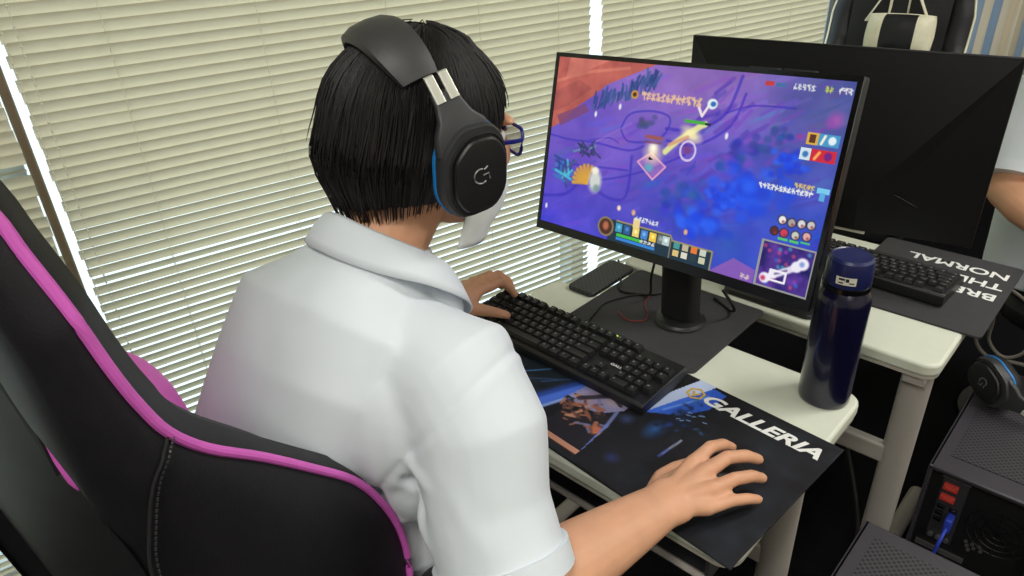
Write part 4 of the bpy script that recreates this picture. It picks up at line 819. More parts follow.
def headset(t, hx=.084, top=.158, cz=-.012, worn=True):
    for sx in (1, -1):
        pl = cup_poly
        cup = obj('ear_cup', MB().loft([[(sx * (hx + d), y, z + cz) for (y, z) in pl(k)] for (d, k) in ((.020, .96), (.022, 1.0), (.036, 1.0), (.041, .95), (.041, .90))]), M_DGREY, t, angle=30)
        obj('ear_pad', MB().loft([[(sx * (hx + d), y, z + cz) for (y, z) in pl(k)] for (d, k) in ((-.004, .80), (-.006, .92), (.000, 1.0), (.012, 1.02), (.0165, .98))]), M_BLACKM, cup, angle=50)
        obj('blue_rim', MB().loft([[(sx * (hx + d), y, z + cz) for (y, z) in pl(k)] for (d, k) in ((.016, 1.0), (.0165, 1.03), (.0215, 1.03), (.022, 1.0))]), M_BLUE, cup, angle=30)
        pt = obj('cup_plate', MB().loft([[(sx * (hx + d), y + .002, z + cz - .004) for (y, z) in pl(k)] for (d, k) in ((.040, .80), (.046, .80), (.0485, .76), (.049, .70), (.049, .2))]), M_GLOSSB if False else M_BLACK, cup, angle=25)
        obj('plate_groove', MB().tube([(sx * (hx + .0415), y + .002, z + cz - .004) for (y, z) in pl(.86)] + [(sx * (hx + .0415), pl(.86)[0][0] + .002, pl(.86)[0][1] + cz - .004)], .0014, 6), M_STITCH, cup)
        lm = MB(); X = sx * (hx + .0492)
        a_ = [(.0085 * math.cos(q), .0085 * math.sin(q)) for q in np.linspace(R(60), R(300), 12)]; lm.tube([(X, -.001 + p[0] * -sx * -1 * 1, cz - .004 + p[1]) for p in a_], .0011, 6)
        lm.tube([(X, .002, cz - .004), (X, .009, cz - .004), (X, .009, cz - .011)], .0011, 6).tube([(X, .005, cz + .002), (X, .010, cz + .004)], .0010, 6); obj('logo', lm, M_METAL, pt)
        # yoke, slider
        yk = [[(sx * (hx + d + o_), y, z + cz) for (y, z) in ((-w_ / 2, zz), (w_ / 2, zz))] for (d, w_, zz, o_) in ()]
        ring = []
        for (zz, d, w_, th) in ((.030, .030, .074, .012), (.050, .028, .062, .012), (.062, .024, .042, .010), (.076, .017, .033, .010), (.088, .010, .031, .009)):
            ring.append([(sx * (hx + d + x), y, zz + cz) for (x, y) in rrect(-th / 2, -w_ / 2, th / 2, w_ / 2, min(th, w_) * .35, 3)])
        obj('yoke', MB().loft(ring), M_DGREY, t, angle=40)
        for k in (-1, 1): obj('slider', MB().loft([[(sx * (hx + d + x), k * .0085 + y, zz + cz) for (x, y) in rrect(-.0022, -.0056, .0022, .0056, .001, 3)] for (zz, d) in ((.080, .0195), (.106, .0045))]), M_SILVER, t)
    # head band
    bw = []; K = 33
    for i in range(K):
        a = PI * (.205 + .59 * i / (K - 1)); q = abs(2 * i / (K - 1) - 1); e = .86
        x = (hx + .010) * math.copysign(abs(math.cos(a)) ** e, math.cos(a)); z = top * math.sin(a) ** .80; yo = -.016 * math.sin(a) - .004; hw = .030 - .008 * q ** 3; th = .010 + .007 * (1 - q)
        nx, nz = math.cos(a), math.sin(a)
        bw.append([(x + nx * o_, yo + y, z + nz * o_) for (y, o_) in ((-hw, -th * .3), (-hw * .96, th * .25), (-hw * .6, th * .55), (0, th * .65), (hw * .6, th * .55), (hw * .96, th * .25), (hw, -th * .3), (hw * .6, -th * .5), (0, -th * .55), (-hw * .6, -th * .5))])
    obj('headband', MB().loft(bw), M_DGREY if False else M_BAND, t, angle=50)
M_BAND = mat('black_band_leather', (52, 52, 52), 0.5, bump=0.15, bscale=500)
HEAD = Matrix.Translation((-.669, .545, 1.213)) @ Matrix.Rotation(R(-15), 4, 'Z') @ Matrix.Rotation(R(-9), 4, 'X') @ Matrix.Rotation(R(2), 4, 'Y')
t = thing('headset', 'black headset worn by the seated player', 'headset'); t.matrix_world = HEAD @ Matrix.Rotation(R(23), 4, 'X'); headset(t, hx=.080, top=.136)
t = thing('headset', 'black headset with blue trim lying on the computer tower', 'headset'); _x = Vector((-.5, -.85, .10)).normalized(); _y = Vector((0, 0, 1)).cross(_x); _y = (Vector((-.1, .2, -1)) - Vector((-.1, .2, -1)).dot(_x) * _x).normalized(); _z = _x.cross(_y); t.matrix_world = Matrix.Translation((-.06, 1.685, .484)) @ Matrix((_x, _y, _z)).transposed().to_4x4(); headset(t)

# glasses and mask
t = thing('eyeglasses', 'navy framed glasses on the seated player', 'glasses'); t.matrix_world = HEAD
def lens_poly(cx): return [(cx + x, z) for (x, z) in rrect(-.026, -.017, .026, .017, .011, 6)]
for sx in (1, -1):
    lp = lens_poly(sx * .034); rim = obj('rim', MB().tube([(x, .106 - .22 * abs(x) * abs(x) * 6, z - .001) for (x, z) in lp + lp[:1]], .0023, 8), M_BLUEF, t)
    obj('lens', MB().loft([[(x, .106 + d - 1.32 * x * x, z - .001) for (x, z) in lp] for d in (-.0006, .0006)]), M_LENS, rim, angle=0)
    obj('temple', MB().tube(catmull([(sx * .061, .101, .006), (sx * .070, .092, .006), (sx * .078, .06, .006), (sx * .082, .005, .006), (sx * .080, -.02, -.01)], 5), [(.0015, .003)] * 21, 8), M_BLUEF, t)
obj('bridge', MB().tube(catmull([(-.009, .108, .003), (0, .1115, .006), (.009, .108, .003)], 5), .002, 8), M_BLUEF, t)
t = thing('face_mask', 'white surgical mask on the seated player', 'mask'); t.matrix_world = HEAD
g = []
for i in range(15):
    v = i / 14; z = -.030 - .108 * v; row = []
    for k in range(25):
        a = R(-80 + 160 * k / 24); q = abs(k - 12) / 12
        rx = .080 - .012 * v ** 2; ry = .104 + .012 * math.sin(PI * min(1, v * 1.3)) * (1 - q) - .020 * max(0, v - .55) * 2 + .0016 * math.sin(v * 22) * (1 - q)
        row.append((rx * math.sin(a) * 1.02, ry * math.cos(a) * (1 - .05 * q) + .004, z * (1 - .10 * q) - .006 * q))
    g.append(row)
mk = MB(); mk.loft(g, caps=False, closed=False); o = obj('cover', mk, M_MASK, t, angle=60, fix=False); s_ = o.modifiers.new('thick', 'SOLIDIFY'); s_.thickness = .002
for sx in (1, -1): obj('ear_loop', MB().tube(catmull([(sx * .068, .030, -.026), (sx * .074, .012, -.018), (sx * .077, -.004, .0), (sx * .077, -.012, -.02), (sx * .074, .004, -.06), (sx * .063, .035, -.095)], 6), .0016, 6), M_MASK, t)

# ------------------------------------------------------------------ people
def head_mb(H):
    m = MB()
    m.ell((0, -.008, .028), (.074, .093, .088), 28, 20)            # cranium
    m.ell((0, .030, -.005), (.066, .066, .085), 24, 16)            # face
    m.ell((0, .038, -.066), (.059, .055, .052), 20, 14)            # jaw
    m.ell((0, .070, -.098), (.024, .022, .018), 16, 10)            # chin
    m.tube([(0, .088, .022), (0, .104, -.008), (0, .112, -.024)], [.008, .010, .012], 12, round_caps=True)   # nose
    for sx in (1, -1):
        m.ell((sx * .012, .100, -.026), (.008, .010, .007), 10, 8)  # nostril wing
        m.ell((sx * .036, .072, -.020), (.026, .026, .026), 14, 10)  # cheek
        m.ell((sx * .033, .086, .024), (.024, .012, .007), 14, 8)   # brow
        m.ell((sx * .076, -.006, -.008), (.009, .018, .030), 14, 12, rot=Matrix.Rotation(R(sx * -18), 3, 'Z'))   # ear
    m.ell((0, .092, -.060), (.022, .010, .006), 14, 8); m.ell((0, .089, -.071), (.019, .011, .007), 14, 8)       # lips
    return m.xf(H)
def hand_mb(m, wrist, fore, knuckles, chains, thumb, normal):
    """palm, four separate bent fingers and a thumb"""
    W_ = Vector(wrist); K = [Vector(k) for k in knuckles]; N_ = Vector(normal).normalized()
    mid = (K[1] + K[2]) / 2; across = (K[0] - K[3]); hw = across.length / 2
    for k, q in zip(K, (.25, .08, -.08, -.25)):
        side = across.normalized() * (q * .085)
        m.tube([W_ + side * .9, W_.lerp(k, .45) + N_ * .002, k], [(.0140, .0135), (.0140, .0135), (.0118, .0115)], 12, up=N_, round_caps=True)
    m.ell(tuple(W_.lerp(mid, .5) - N_ * .006), (hw * .95, hw * .95, .013), 16, 12)
    for k, ch, r in zip(K, chains, (.0098, .0102, .0097, .0086)):
        m.tube([k - N_ * .002] + [Vector(c) for c in ch], [r * 1.16, r * 1.02, r * .96, r * .80], 12, up=N_, round_caps=True)
        m.ell(tuple(k + N_ * .0015), (r * 1.12,) * 3, 10, 8); m.ell(tuple(Vector(ch[0])), (r * 1.07,) * 3, 10, 8)
    T = [Vector(c) for c in thumb]; m.tube(T, [.0145, .0125, .0105, .0085], 12, up=N_, round_caps=True)
    m.tube([T[0], T[0].lerp(K[0], .55)], [.012, .010], 12, round_caps=True)
def person(label, d):
    t = thing('person', label, 'person', d['base'])
    TI_ = Matrix.Translation(Vector(d['base'])).inverted(); put = lambda o: (o.data.transform(TI_), setattr(o, 'parent', t), o)[2]
    m = head_mb(d['head'])
    nb, Hc = Vector(d['neck']), d['head'] @ Vector((0, -.012, -.05))
    m.tube([nb - Vector((0, .01, .08)), nb, nb.lerp(Hc, .55), Hc], [(.070, .06), (.058, .056), (.053, .054), (.056, .058)], 20, round_caps=True)
    sp = [Vector(p) for p in d['spine']]       # pelvis, waist, chest, shoulders
    ax = Vector(d['side']).normalized()
    m.tube(sp, [(.115, .095), (.095, .085), (.108, .088), (.100, .066)], 24, up=ax.cross(Vector((0, 0, 1))), round_caps=True)
    for s in d['arms']:
        sh, el, wr = Vector(s['sh']), Vector(s['el']), Vector(s['wr'])
        m.tube([sp[3].lerp(sh, .5), sh], [.055, .052], 16, round_caps=True)
        m.tube([sh, sh.lerp(el, .45), el], [.048, .041, .040], 18, round_caps=True)
        nrm = Vector(s['n'])
        m.tube([el, el.lerp(wr, .28), el.lerp(wr, .65), wr], [(.044, .041), (.050, .045), (.042, .034), (.033, .0235)], 20, up=nrm, round_caps=True)
        m.tube([wr, wr.lerp((Vector(s['kn'][1]) + Vector(s['kn'][2])) / 2, .3)], [(.033, .0225), (.036, .019)], 18, up=nrm, round_caps=True)
        hand_mb(m, wr, el, s['kn'], s['ch'], s['th'], s['n'])
    for hp, kn, an, toe in d['legs']:
        m.tube([hp, Vector(hp).lerp(Vector(kn), .5), kn], [.082, .074, .056], 18, round_caps=True); m.tube([kn, Vector(kn).lerp(Vector(an), .3), an], [.052, .053, .036], 18, round_caps=True)
        m.tube([an, Vector(an).lerp(Vector(toe), .6) , toe], [.036, .034, .028], 14, round_caps=True)
    put(fuse('body', m, .0034, 5, M_SKIN))
    # trousers and shoes
    m = MB(); m.tube([sp[0] - Vector((0, 0, .03)), sp[0] + Vector((0, 0, .02)), sp[1]], [(.185, .15), (.182, .14), (.16, .12)], 24, up=ax.cross(Vector((0, 0, 1))), round_caps=True)
    for hp, kn, an, toe in d['legs']:
        m.tube([hp, Vector(hp).lerp(Vector(kn), .5), kn], [.098, .088, .072], 20, round_caps=True); m.tube([kn, Vector(kn).lerp(Vector(an), .4), Vector(an) + Vector((0, 0, .02))], [.070, .068, .058], 20, round_caps=True)
    def tdef(co, no):
        f = np.array([mnoise.noise(Vector((p[0] * 9, p[1] * 9, p[2] * 14))) for p in co]); return co + no * (f * .006)[:, None]
    put(fuse('trousers', m, .010, 6, M_TROUSER, deform=tdef))
    for hp, kn, an, toe in d['legs']:
        a, b_ = Vector(an), Vector(toe); fl = Vector((0, 0, 1)); dr = (b_ - a); dr.z = 0; dr.normalize(); g = Vector((a.x, a.y, 0))
        m = MB(); m.tube([g + dr * -.06 + fl * .045, g + dr * .02 + fl * .055, g + dr * .10 + fl * .045, g + dr * .175 + fl * .036], [(.036, .042), (.040, .052), (.046, .042), (.040, .033)], 18, round_caps=True)
        def sdef(co, no): co[:, 2] = np.maximum(co[:, 2], .004); return co
        put(fuse('shoe', m, .006, 3, M_SHOE, deform=sdef))
    # shirt
    m = MB()
    sec = d['shirt']
    rings = []
    for c_, (rx, ry), axv, upv in sec:
        a = Vector(axv).normalized(); u_ = Vector(upv).normalized(); b_ = a.cross(u_).normalized() if True else None; ring = []
        for k in range(40):
            q = 2 * PI * k / 40; e = .82; ring.append(Vector(c_) + a * (rx * math.copysign(abs(math.cos(q)) ** e, math.cos(q))) + b_ * (ry * math.copysign(abs(math.sin(q)) ** e, math.sin(q))))
        rings.append(ring)
    m.loft(rings)
    for s in d['sleeves']: m.tube([Vector(p) for p in s['p']], s['r'], 24, up=s.get('up', (0, 0, 1)), round_caps=False)
    for e_ in d.get('pads', []): m.ell(*e_)
    fo = d.get('folds', [])
    def fdef(co, no):
        out = co.copy()
        for (a, b_, wd, dep, ln) in fo:
            A, B = np.array(a), np.array(b_); v = B - A; L2 = v @ v; tt = np.clip(((co - A) @ v) / L2, 0, 1); dist = np.linalg.norm(co - A - tt[:, None] * v, axis=1)
            out += no * (dep * np.exp(-(dist / wd) ** 2) * np.sin(np.clip(tt, .0, 1) * PI * .92 + .12))[:, None]
        for (sp_, sn_, sc_, sr_) in d.get('seams', []):
            sn_ = np.array(sn_) / np.linalg.norm(sn_); ds = (co - np.array(sp_)) @ sn_; nr = np.clip((sr_ - np.linalg.norm(co - np.array(sc_), axis=1)) / .03, 0, 1)
            out += no * (nr * (-.0024 * np.exp(-(ds / .0045) ** 2) + .0014 * np.exp(-((ds - .010) / .007) ** 2)))[:, None]
        f = np.array([mnoise.noise(Vector((p[0] * 7, p[1] * 7, p[2] * 5))) for p in co]); g_ = np.array([mnoise.noise(Vector((p[0] * 26 + 5, p[1] * 26, p[2] * 16))) for p in co]); return out + no * (f * d.get('wob', .003) + g_ * .0011)[:, None]
    sh_ = put(fuse('shirt', m, .0046, 8, M_SHIRT, deform=fdef))
    for s in d['sleeves']:
        a, b_ = Vector(s['p'][-2]), Vector(s['p'][-1]); dr = (b_ - a).normalized(); r_ = s['r'][-1]
        hm = MB(); hm.tube([b_ - dr * .022, b_ - dr * .0215, b_ + dr * .005, b_ + dr * .0055], [(r_[0] * .97, r_[1] * .97), (r_[0] * 1.05, r_[1] * 1.05), (r_[0] * 1.055, r_[1] * 1.055), (r_[0] * .99, r_[1] * .99)], 32, up=s.get('up', (0, 0, 1)))
        o = put(obj('sleeve_hem', hm, M_SHIRT)); o.parent = sh_
    return t, put, sh_
# --- the seated player
rh_n = Vector((.12, -.12, 1)).normalized()
PL = dict(base=(-.76, .25, 0), head=HEAD, neck=(-.683, .455, 1.075), side=(1, .06, 0),
    spine=[(-.765, .17, .56), (-.76, .20, .70), (-.725, .32, .88), (-.69, .415, .995)],
    arms=[dict(sh=(-.525, .425, .985), el=(-.385, .374, .768), wr=(-.350, .612, .744), n=rh_n,
               kn=[(-.353, .706, .757), (-.330, .698, .759), (-.310, .678, .754), (-.301, .655, .744)],
               ch=[[(-.349, .744, .760), (-.343, .772, .750), (-.338, .792, .734)], [(-.320, .738, .762), (-.306, .769, .752), (-.296, .790, .737)], [(-.295, .714, .755), (-.284, .745, .745), (-.277, .766, .730)], [(-.284, .688, .742), (-.273, .714, .733), (-.266, .734, .721)]],
               th=[(-.372, .640, .738), (-.383, .672, .733), (-.381, .705, .728), (-.375, .730, .724)]),
          dict(sh=(-.805, .42, .985), el=(-.865, .545, .765), wr=(-.930, .775, .766), n=(.1, -.2, 1),
               kn=[(-.908, .848, .784), (-.928, .855, .787), (-.947, .852, .783), (-.964, .842, .774)],
               ch=[[(-.898, .884, .786), (-.890, .900, .768), (-.885, .908, .751)], [(-.918, .896, .790), (-.911, .914, .772), (-.907, .921, .754)], [(-.939, .892, .785), (-.932, .908, .768), (-.929, .914, .752)], [(-.959, .876, .773), (-.955, .890, .760), (-.952, .896, .750)]],
               th=[(-.908, .792, .764), (-.885, .812, .758), (-.863, .830, .752), (-.845, .842, .747)])],
    legs=[((-.68, .20, .53), (-.62, .60, .545), (-.62, .66, .07), (-.62, .80, .035)), ((-.85, .20, .53), (-.84, .60, .545), (-.85, .64, .07), (-.86, .78, .035))],
    shirt=[((-.735, .175, .50), (.110, .125), (1, .06, 0), (0, .1, 1)), ((-.728, .190, .62), (.106, .122), (1, .06, 0), (0, .15, 1)), ((-.716, .235, .74), (.106, .118), (1, .06, 0), (0, .35, 1)),
           ((-.702, .303, .86), (.124, .114), (1, .06, 0), (0, .5, 1)), ((-.690, .358, .95), (.148, .110), (1, .06, 0), (0, .7, 1)), ((-.694, .397, 1.015), (.155, .094), (1, .06, 0), (0, .8, 1)), ((-.688, .430, 1.055), (.098, .078), (1, .06, 0), (0, .6, 1)), ((-.684, .460, 1.092), (.068, .062), (1, .06, 0), (0, .3, 1))],
    sleeves=[dict(p=[(-.600, .415, .990), (-.525, .430, .975), (-.478, .420, .925), (-.449, .398, .855), (-.408, .381, .788)], r=[(.070, .070), (.084, .084), (.083, .080), (.076, .074), (.080, .075)], up=(0, 1, 0)),
             dict(p=[(-.765, .405, .985), (-.790, .415, .955), (-.812, .455, .885), (-.845, .51, .81)], r=[(.067, .067), (.073, .074), (.070, .072), (.066, .064)], up=(0, 1, 0))],
    pads=[((-.600, .42, .73), (.060, .060, .19)), ((-.590, .375, .925), (.095, .070, .105)), ((-.565, .385, .86), (.07, .055, .09)), ((-.632, .487, 1.012), (.05, .042, .05)), ((-.735, .487, 1.015), (.05, .042, .05))],
    seams=[((-.46, .447, 1.02), (.707, .145, -.531), (-.50, .41, .95), .16)],
    folds=[((-.545, .36, .89), (-.64, .28, .90), .011, -.009, 1), ((-.55, .36, .87), (-.63, .27, .85), .011, .007, 1), ((-.55, .36, .86), (-.62, .28, .80), .011, -.009, 1), ((-.55, .37, .84), (-.58, .33, .70), .011, .008, 1), ((-.545, .39, .84), (-.565, .37, .66), .010, -.008, 1),
           ((-.54, .35, .90), (-.47, .335, .86), .010, -.010, 1), ((-.525, .34, .88), (-.46, .325, .82), .010, .009, 1), ((-.505, .335, .85), (-.45, .32, .79), .009, -.009, 1), ((-.53, .345, .93), (-.46, .34, .90), .009, .006, 1), ((-.46, .35, .93), (-.39, .345, .85), .012, .004, 1),
           ((-.59, .34, .99), (-.70, .20, .82), .030, -.006, 1), ((-.62, .36, 1.0), (-.76, .24, .86), .025, .005, 1), ((-.80, .33, .95), (-.70, .20, .78), .028, -.005, 1), ((-.86, .34, .93), (-.80, .22, .76), .020, .005, 1)], wob=.003)
pl, put, shirt = person('person in a white short sleeved shirt, seated at the lit monitor', PL)
# collar, yoke seam and sleeve seam
col = []
nc = Vector((-.684, .478, 1.075))
K = 41
for i in range(K):
    a = R(-155 + 310 * i / (K - 1)); q = abs(a) / R(155)          # 0 at the nape, +-155 at the front
    sx_, cy_ = math.sin(a), -math.cos(a); fr_ = max(0, (q - .45) / .55)
    zf = 1.145 - .118 * q ** 1.6; rx_ = .080 + .004 * q; ry_ = .064
    fold = Vector((nc.x + sx_ * rx_, nc.y + cy_ * ry_, zf)); top_ = Vector((nc.x + sx_ * (rx_ - .005), nc.y + cy_ * (ry_ - .005), zf - .002))
    drop = .036 + .034 * fr_
    bot = Vector((nc.x + sx_ * (rx_ + .033 - .004 * fr_), nc.y + cy_ * (ry_ + .032 - .018 * fr_), zf - drop))
    mid_ = fold.lerp(bot, .5) + Vector((sx_, cy_, .6)) * .0025
    inn = Vector((nc.x + sx_ * (rx_ - .012), nc.y + cy_ * (ry_ - .008), zf - .055))
    col.append([inn, top_, fold, mid_, bot])
cb = MB(); cb.loft(col, caps=False, closed=False); cb.v = [tuple(p) for p in cb.v]
co_ = obj('collar', cb, M_SHIRT, angle=70, fix=False); co_.data.transform(Matrix.Translation(Vector(PL['base'])).inverted()); co_.parent = shirt
s_ = co_.modifiers.new('sub', 'SUBSURF'); s_.levels = 1; s_.render_levels = 1; s_ = co_.modifiers.new('thick', 'SOLIDIFY'); s_.thickness = .0028; s_.offset = 0
# hair: a thick bob with strands
def hair(H, parent, put_):
    nu, nv = 200, 40; r_ = random.Random(11); raw = [r_.random() for _ in range(nu)]; hem = [sum(raw[(i + k) % nu] for k in range(-2, 3)) / 5 for i in range(nu)]
    def zb(ps):      # lowest level of the hair by azimuth (0 at the face)
        d_ = abs(ps) / PI; pts = [(0, .050), (.18, .036), (.30, .012), (.36, -.025), (.45, -.060), (.60, -.075), (.75, -.088), (.88, -.096), (1, -.098)]
        for (a, b_) in zip(pts[:-1], pts[1:]):
            if a[0] <= d_ <= b_[0]: q = (d_ - a[0]) / (b_[0] - a[0]); q = q * q * (3 - 2 * q); return a[1] + (b_[1] - a[1]) * q
        return pts[-1][1]
    def surf(ps, v, off=0.0):
        zt, zc, lo = .124, .026, zb(ps)
        sn, cs = math.sin(ps), math.cos(ps); A = .089; B = .107 if cs > 0 else .114
        L0 = .150; L1 = max(0.0, zc - lo); tot = L0 + L1; s = v * tot
        if s < L0 or L1 == 0:
            al = (PI / 2) * (s / L0) * (1 if L1 > 0 else max(.2, (zt - lo) / (zt - zc))); rr = math.sin(al); z = zc + (zt - zc) * math.cos(al)
        else:
            z = zc - (s - L0); d_ = zc - z; rr = 1.0 + .05 * math.sin(min(1, d_ / .10) * PI) - .34 * max(0, (d_ - .05) / .09) ** 1.4
        r = rr * (1 + off / .1)
        return Vector((A * r * sn, B * r * cs - .012 - .012 * max(0, v - .5) * (cs < 0), z + (off if rr < .5 else 0)))
    mb = MB(); vo = []; vi = []
    for i in range(nu):
        ps = -PI + 2 * PI * i / nu
        for j in range(nv + 1):
            v = j / nv; v2 = v * (1 - .05 * hem[i] * 1.6); rg = .0022 * math.sin(i * 2.1 + 3 * math.sin(i * .37)) * min(1, v * 3) + .003 * (raw[i] - .5) * v
            vo.append(surf(ps, v2, rg)); vi.append(surf(ps, v2 * .97, -.020))
    idx = lambda i, j: (i % nu) * (nv + 1) + j
    fo_ = [(idx(i, j), idx(i, j + 1), idx(i + 1, j + 1), idx(i + 1, j)) for i in range(nu) for j in range(nv)]; n0 = nu * (nv + 1)
    fi_ = [(n0 + idx(i + 1, j), n0 + idx(i + 1, j + 1), n0 + idx(i, j + 1), n0 + idx(i, j)) for i in range(nu) for j in range(nv)]
    rim = [(idx(i, nv), n0 + idx(i, nv), n0 + idx(i + 1, nv), idx(i + 1, nv)) for i in range(nu)]
    mb.raw(vo + vi, fo_ + fi_ + rim)
    for k in range(1500):       # strands
        ps = r_.uniform(-PI, PI); 
        v0 = r_.uniform(.02, .55); v1 = min(1.0, v0 + r_.uniform(.35, .7)); dps = r_.gauss(0, .05); P_ = []; lift = abs(r_.gauss(0, .0016)) + .0012; fly = r_.random() < .05
        for q in range(8):
            v = v0 + (v1 - v0) * q / 7; P_.append(surf(ps + dps * q / 7, v, lift + (.006 * (q / 7) ** 2 if fly else 0)))
        if v1 >= .98: 
            P_.append(P_[-1] + Vector((P_[-1].x * -.05, .002, -r_.uniform(.002, .009))))
        n_ = len(P_); wd = r_.uniform(.0006, .0013)
        mb.tube(P_, [wd * (.4 + .6 * math.sin(PI * min(1, .15 + .8 * i / (n_ - 1)))) * (.25 if i == n_ - 1 else 1) for i in range(n_)], 4, caps=False)
    mb.xf(H); o = obj('hair', mb, M_HAIR, angle=60, fix=False); return put_(o)
hair(HEAD, pl, put)
for sx in (1, -1): put(obj('eye', MB().ell((sx * .033, .079, .001), (.0125, .0125, .0125), 16, 12).xf(HEAD), M_WHITE))
for sx in (1, -1): put(obj('iris', MB().ell((sx * .033, .0895, -.001), (.006, .003, .006), 12, 8).xf(HEAD), M_INK))

# --- the second player, mostly outside the frame
B2 = Vector((-.02, 2.22, 0)); P2SHIFT = Vector((-.035, -.02, 0)); H2 = Matrix.Translation((-.06, 2.02, 1.245)) @ Matrix.Rotation(PI, 4, 'Z') @ Matrix.Rotation(R(-10), 4, 'X')
P2 = dict(base=tuple(B2), head=H2, neck=(-.05, 2.08, 1.09), side=(1, 0, 0),
    spine=[(-.03, 2.26, .56), (-.03, 2.25, .70), (-.04, 2.17, .88), (-.05, 2.11, 1.0)],
    arms=[dict(sh=(-.215, 2.10, 1.0), el=(-.215, 1.97, .80), wr=(-0.025, 1.820, .748), n=(0, 0, 1),
               kn=[(0.000, 1.735, .757), (-0.022, 1.735, .760), (-0.043, 1.742, .757), (-0.060, 1.755, .748)],
               ch=[[(0.005, 1.698, .760), (0.007, 1.672, .745), (0.008, 1.656, .728)], [(-0.018, 1.692, .762), (-0.016, 1.664, .746), (-0.015, 1.648, .729)], [(-0.041, 1.700, .757), (-0.040, 1.675, .744), (-0.039, 1.658, .728)], [(-0.062, 1.722, .745), (-0.063, 1.700, .735), (-0.063, 1.684, .724)]],
               th=[(0.000, 1.795, .742), (0.023, 1.765, .736), (0.030, 1.740, .731), (0.031, 1.715, .727)]),
          dict(sh=(.125, 2.10, 1.0), el=(.18, 1.99, .80), wr=(.06, 1.86, .70), n=(0, -.3, 1),
               kn=[(.00, 1.80, .69), (.02, 1.785, .692), (.04, 1.78, .69), (.06, 1.785, .684)],
               ch=[[(-.02, 1.775, .68), (-.025, 1.77, .66), (-.02, 1.775, .645)], [(.005, 1.755, .68), (.0, 1.75, .66), (.005, 1.755, .642)], [(.03, 1.75, .678), (.028, 1.745, .66), (.03, 1.75, .644)], [(.055, 1.757, .674), (.055, 1.75, .658), (.056, 1.755, .645)]],
               th=[(.035, 1.865, .69), (.005, 1.86, .685), (-.015, 1.845, .68), (-.03, 1.83, .675)])],
    legs=[((-.08, 2.22, .53), (.04, 1.85, .545), (.05, 2.0, .07), (.06, 1.86, .035)), ((.08, 2.22, .53), (.22, 1.85, .55), (.22, 2.0, .07), (.23, 1.86, .035))],
    shirt=[((-.07, 2.24, .50), (.185, .15), (1, 0, 0), (0, 0, 1)), ((-.07, 2.23, .66), (.19, .15), (1, 0, 0), (0, 0, 1)), ((-.07, 2.19, .82), (.195, .14), (1, 0, 0), (0, -.3, 1)), ((-.06, 2.15, .95), (.19, .12), (1, 0, 0), (0, -.5, 1)), ((-.05, 2.12, 1.02), (.165, .095), (1, 0, 0), (0, -.6, 1)), ((-.05, 2.10, 1.06), (.105, .075), (1, 0, 0), (0, -.4, 1)), ((-.05, 2.085, 1.09), (.066, .064), (1, 0, 0), (0, -.3, 1))],
    sleeves=[dict(p=[(-.14, 2.11, 1.0), (-.205, 2.10, .985), (-.215, 2.05, .90), (-.215, 2.0, .825)], r=[(.085, .085), (.09, .086), (.086, .08), (.078, .072)], up=(0, 1, 0)),
             dict(p=[(.04, 2.11, 1.0), (.115, 2.10, .985), (.15, 2.05, .90), (.172, 2.005, .83)], r=[(.085, .085), (.09, .086), (.086, .08), (.078, .072)], up=(0, 1, 0))],
    folds=[((-.18, 2.10, .92), (-.13, 2.03, .80), .012, -.006, 1), ((-.17, 2.12, .86), (-.12, 2.05, .74), .012, .006, 1)], wob=.004)
p2_, put2, sh2 = person('person in a white shirt at the right edge, seated at the far desk', P2)
hair(H2, p2_, put2)
for sx in (1, -1): put2(obj('eye', MB().ell((sx * .033, .079, .001), (.0125, .0125, .0125), 16, 12).xf(H2), M_WHITE)); put2(obj('iris', MB().ell((sx * .033, .0895, -.001), (.006, .003, .006), 12, 8).xf(H2), M_INK))
M_STEEL = M_LEG
# a plain stool for the second player
t = thing('stool', 'dark padded stool under the second player', 'stool', (-.05, 2.27, 0))
obj('seat', MB().lathe([(0, .38), (.19, .38), (.20, .395), (.20, .425), (.18, .445), (0, .445)], 36, caps=False), M_LEATHER2, t); obj('post', MB().lathe([(.02, .02), (.02, .38)], 16), M_BLACK, t); obj('base', MB().lathe([(0, 0), (.2, 0), (.2, .012), (.03, .035), (0, .035)], 36, caps=False), M_BLACK, t)

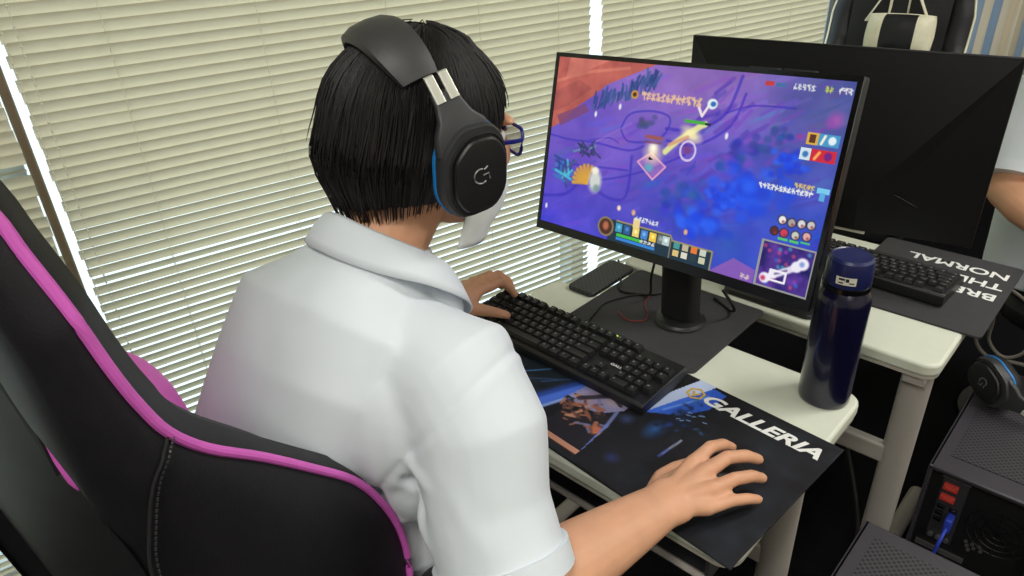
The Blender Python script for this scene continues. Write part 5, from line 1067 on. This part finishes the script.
# ------------------------------------------------------------------ cables
cable('monitor_cable', [(-.66, 1.075, .845), (-.685, 1.10, .775), (-.70, 1.125, .725), (-.72, 1.135, .709), (-.77, 1.12, .7075), (-.80, 1.16, .7075), (-.86, 1.235, .7075)], .0027, M_CABLE, 'black cable hanging from the back of the lit monitor')
cable('keyboard_cable', [(-.735, .937, .716), (-.745, .965, .7068), (-.757, 1.01, .7068), (-.765, 1.06, .7068), (-.74, 1.12, .7068), (-.70, 1.16, .7068), (-.68, 1.225, .7068)], .0023, M_CABLE, 'thin black cable crossing the charcoal board behind the keyboard')
cable('red_cable', [(-.715, 1.15, .7062), (-.70, 1.105, .7062), (-.672, 1.075, .7062), (-.664, 1.05, .7062), (-.69, 1.03, .7062), (-.725, 1.045, .7062)], .0016, M_REDC, 'thin dark red cable curled beside the monitor stand')
cable('power_cable', [(-.545, 1.135, .78), (-.53, 1.16, .735), (-.55, 1.19, .7085), (-.60, 1.215, .7085)], .003, M_CABLE, 'black cable hanging behind the monitor stand on the right')
cable('loose_cable', [(-.20, 1.690, .664), (-.195, 1.765, .58), (-.20, 1.79, .48), (-.16, 1.795, .44), (-.11, 1.79, .452), (-.03, 1.785, .457), (.05, 1.785, .452), (.12, 1.80, .44), (.22, 1.80, .25), (.25, 1.80, .006)], .0045, M_GREYC, 'grey cable running behind the computer tower with the headset', group='grey cables behind the tower')
cable('loose_cable', [(-.215, 1.690, .664), (-.18, 1.765, .57), (-.175, 1.79, .49), (-.14, 1.80, .452), (-.105, 1.80, .475), (-.095, 1.80, .53), (-.13, 1.81, .60), (-.21, 1.76, .655), (-.23, 1.69, .664)], .004, M_GREYC, 'grey cable hanging in a loop from the edge of the far desk', group='grey cables behind the tower')
cable('cable', [(-.38, 1.27, .66), (-.36, 1.29, .55), (-.31, 1.30, .42), (-.24, 1.26, .25), (-.22, 1.20, .08), (-.30, 1.15, .006)], .005, M_CABLE, 'black cord hanging under the far desk near its leg')
p2_.location += P2SHIFT
bpy.context.view_layer.update()
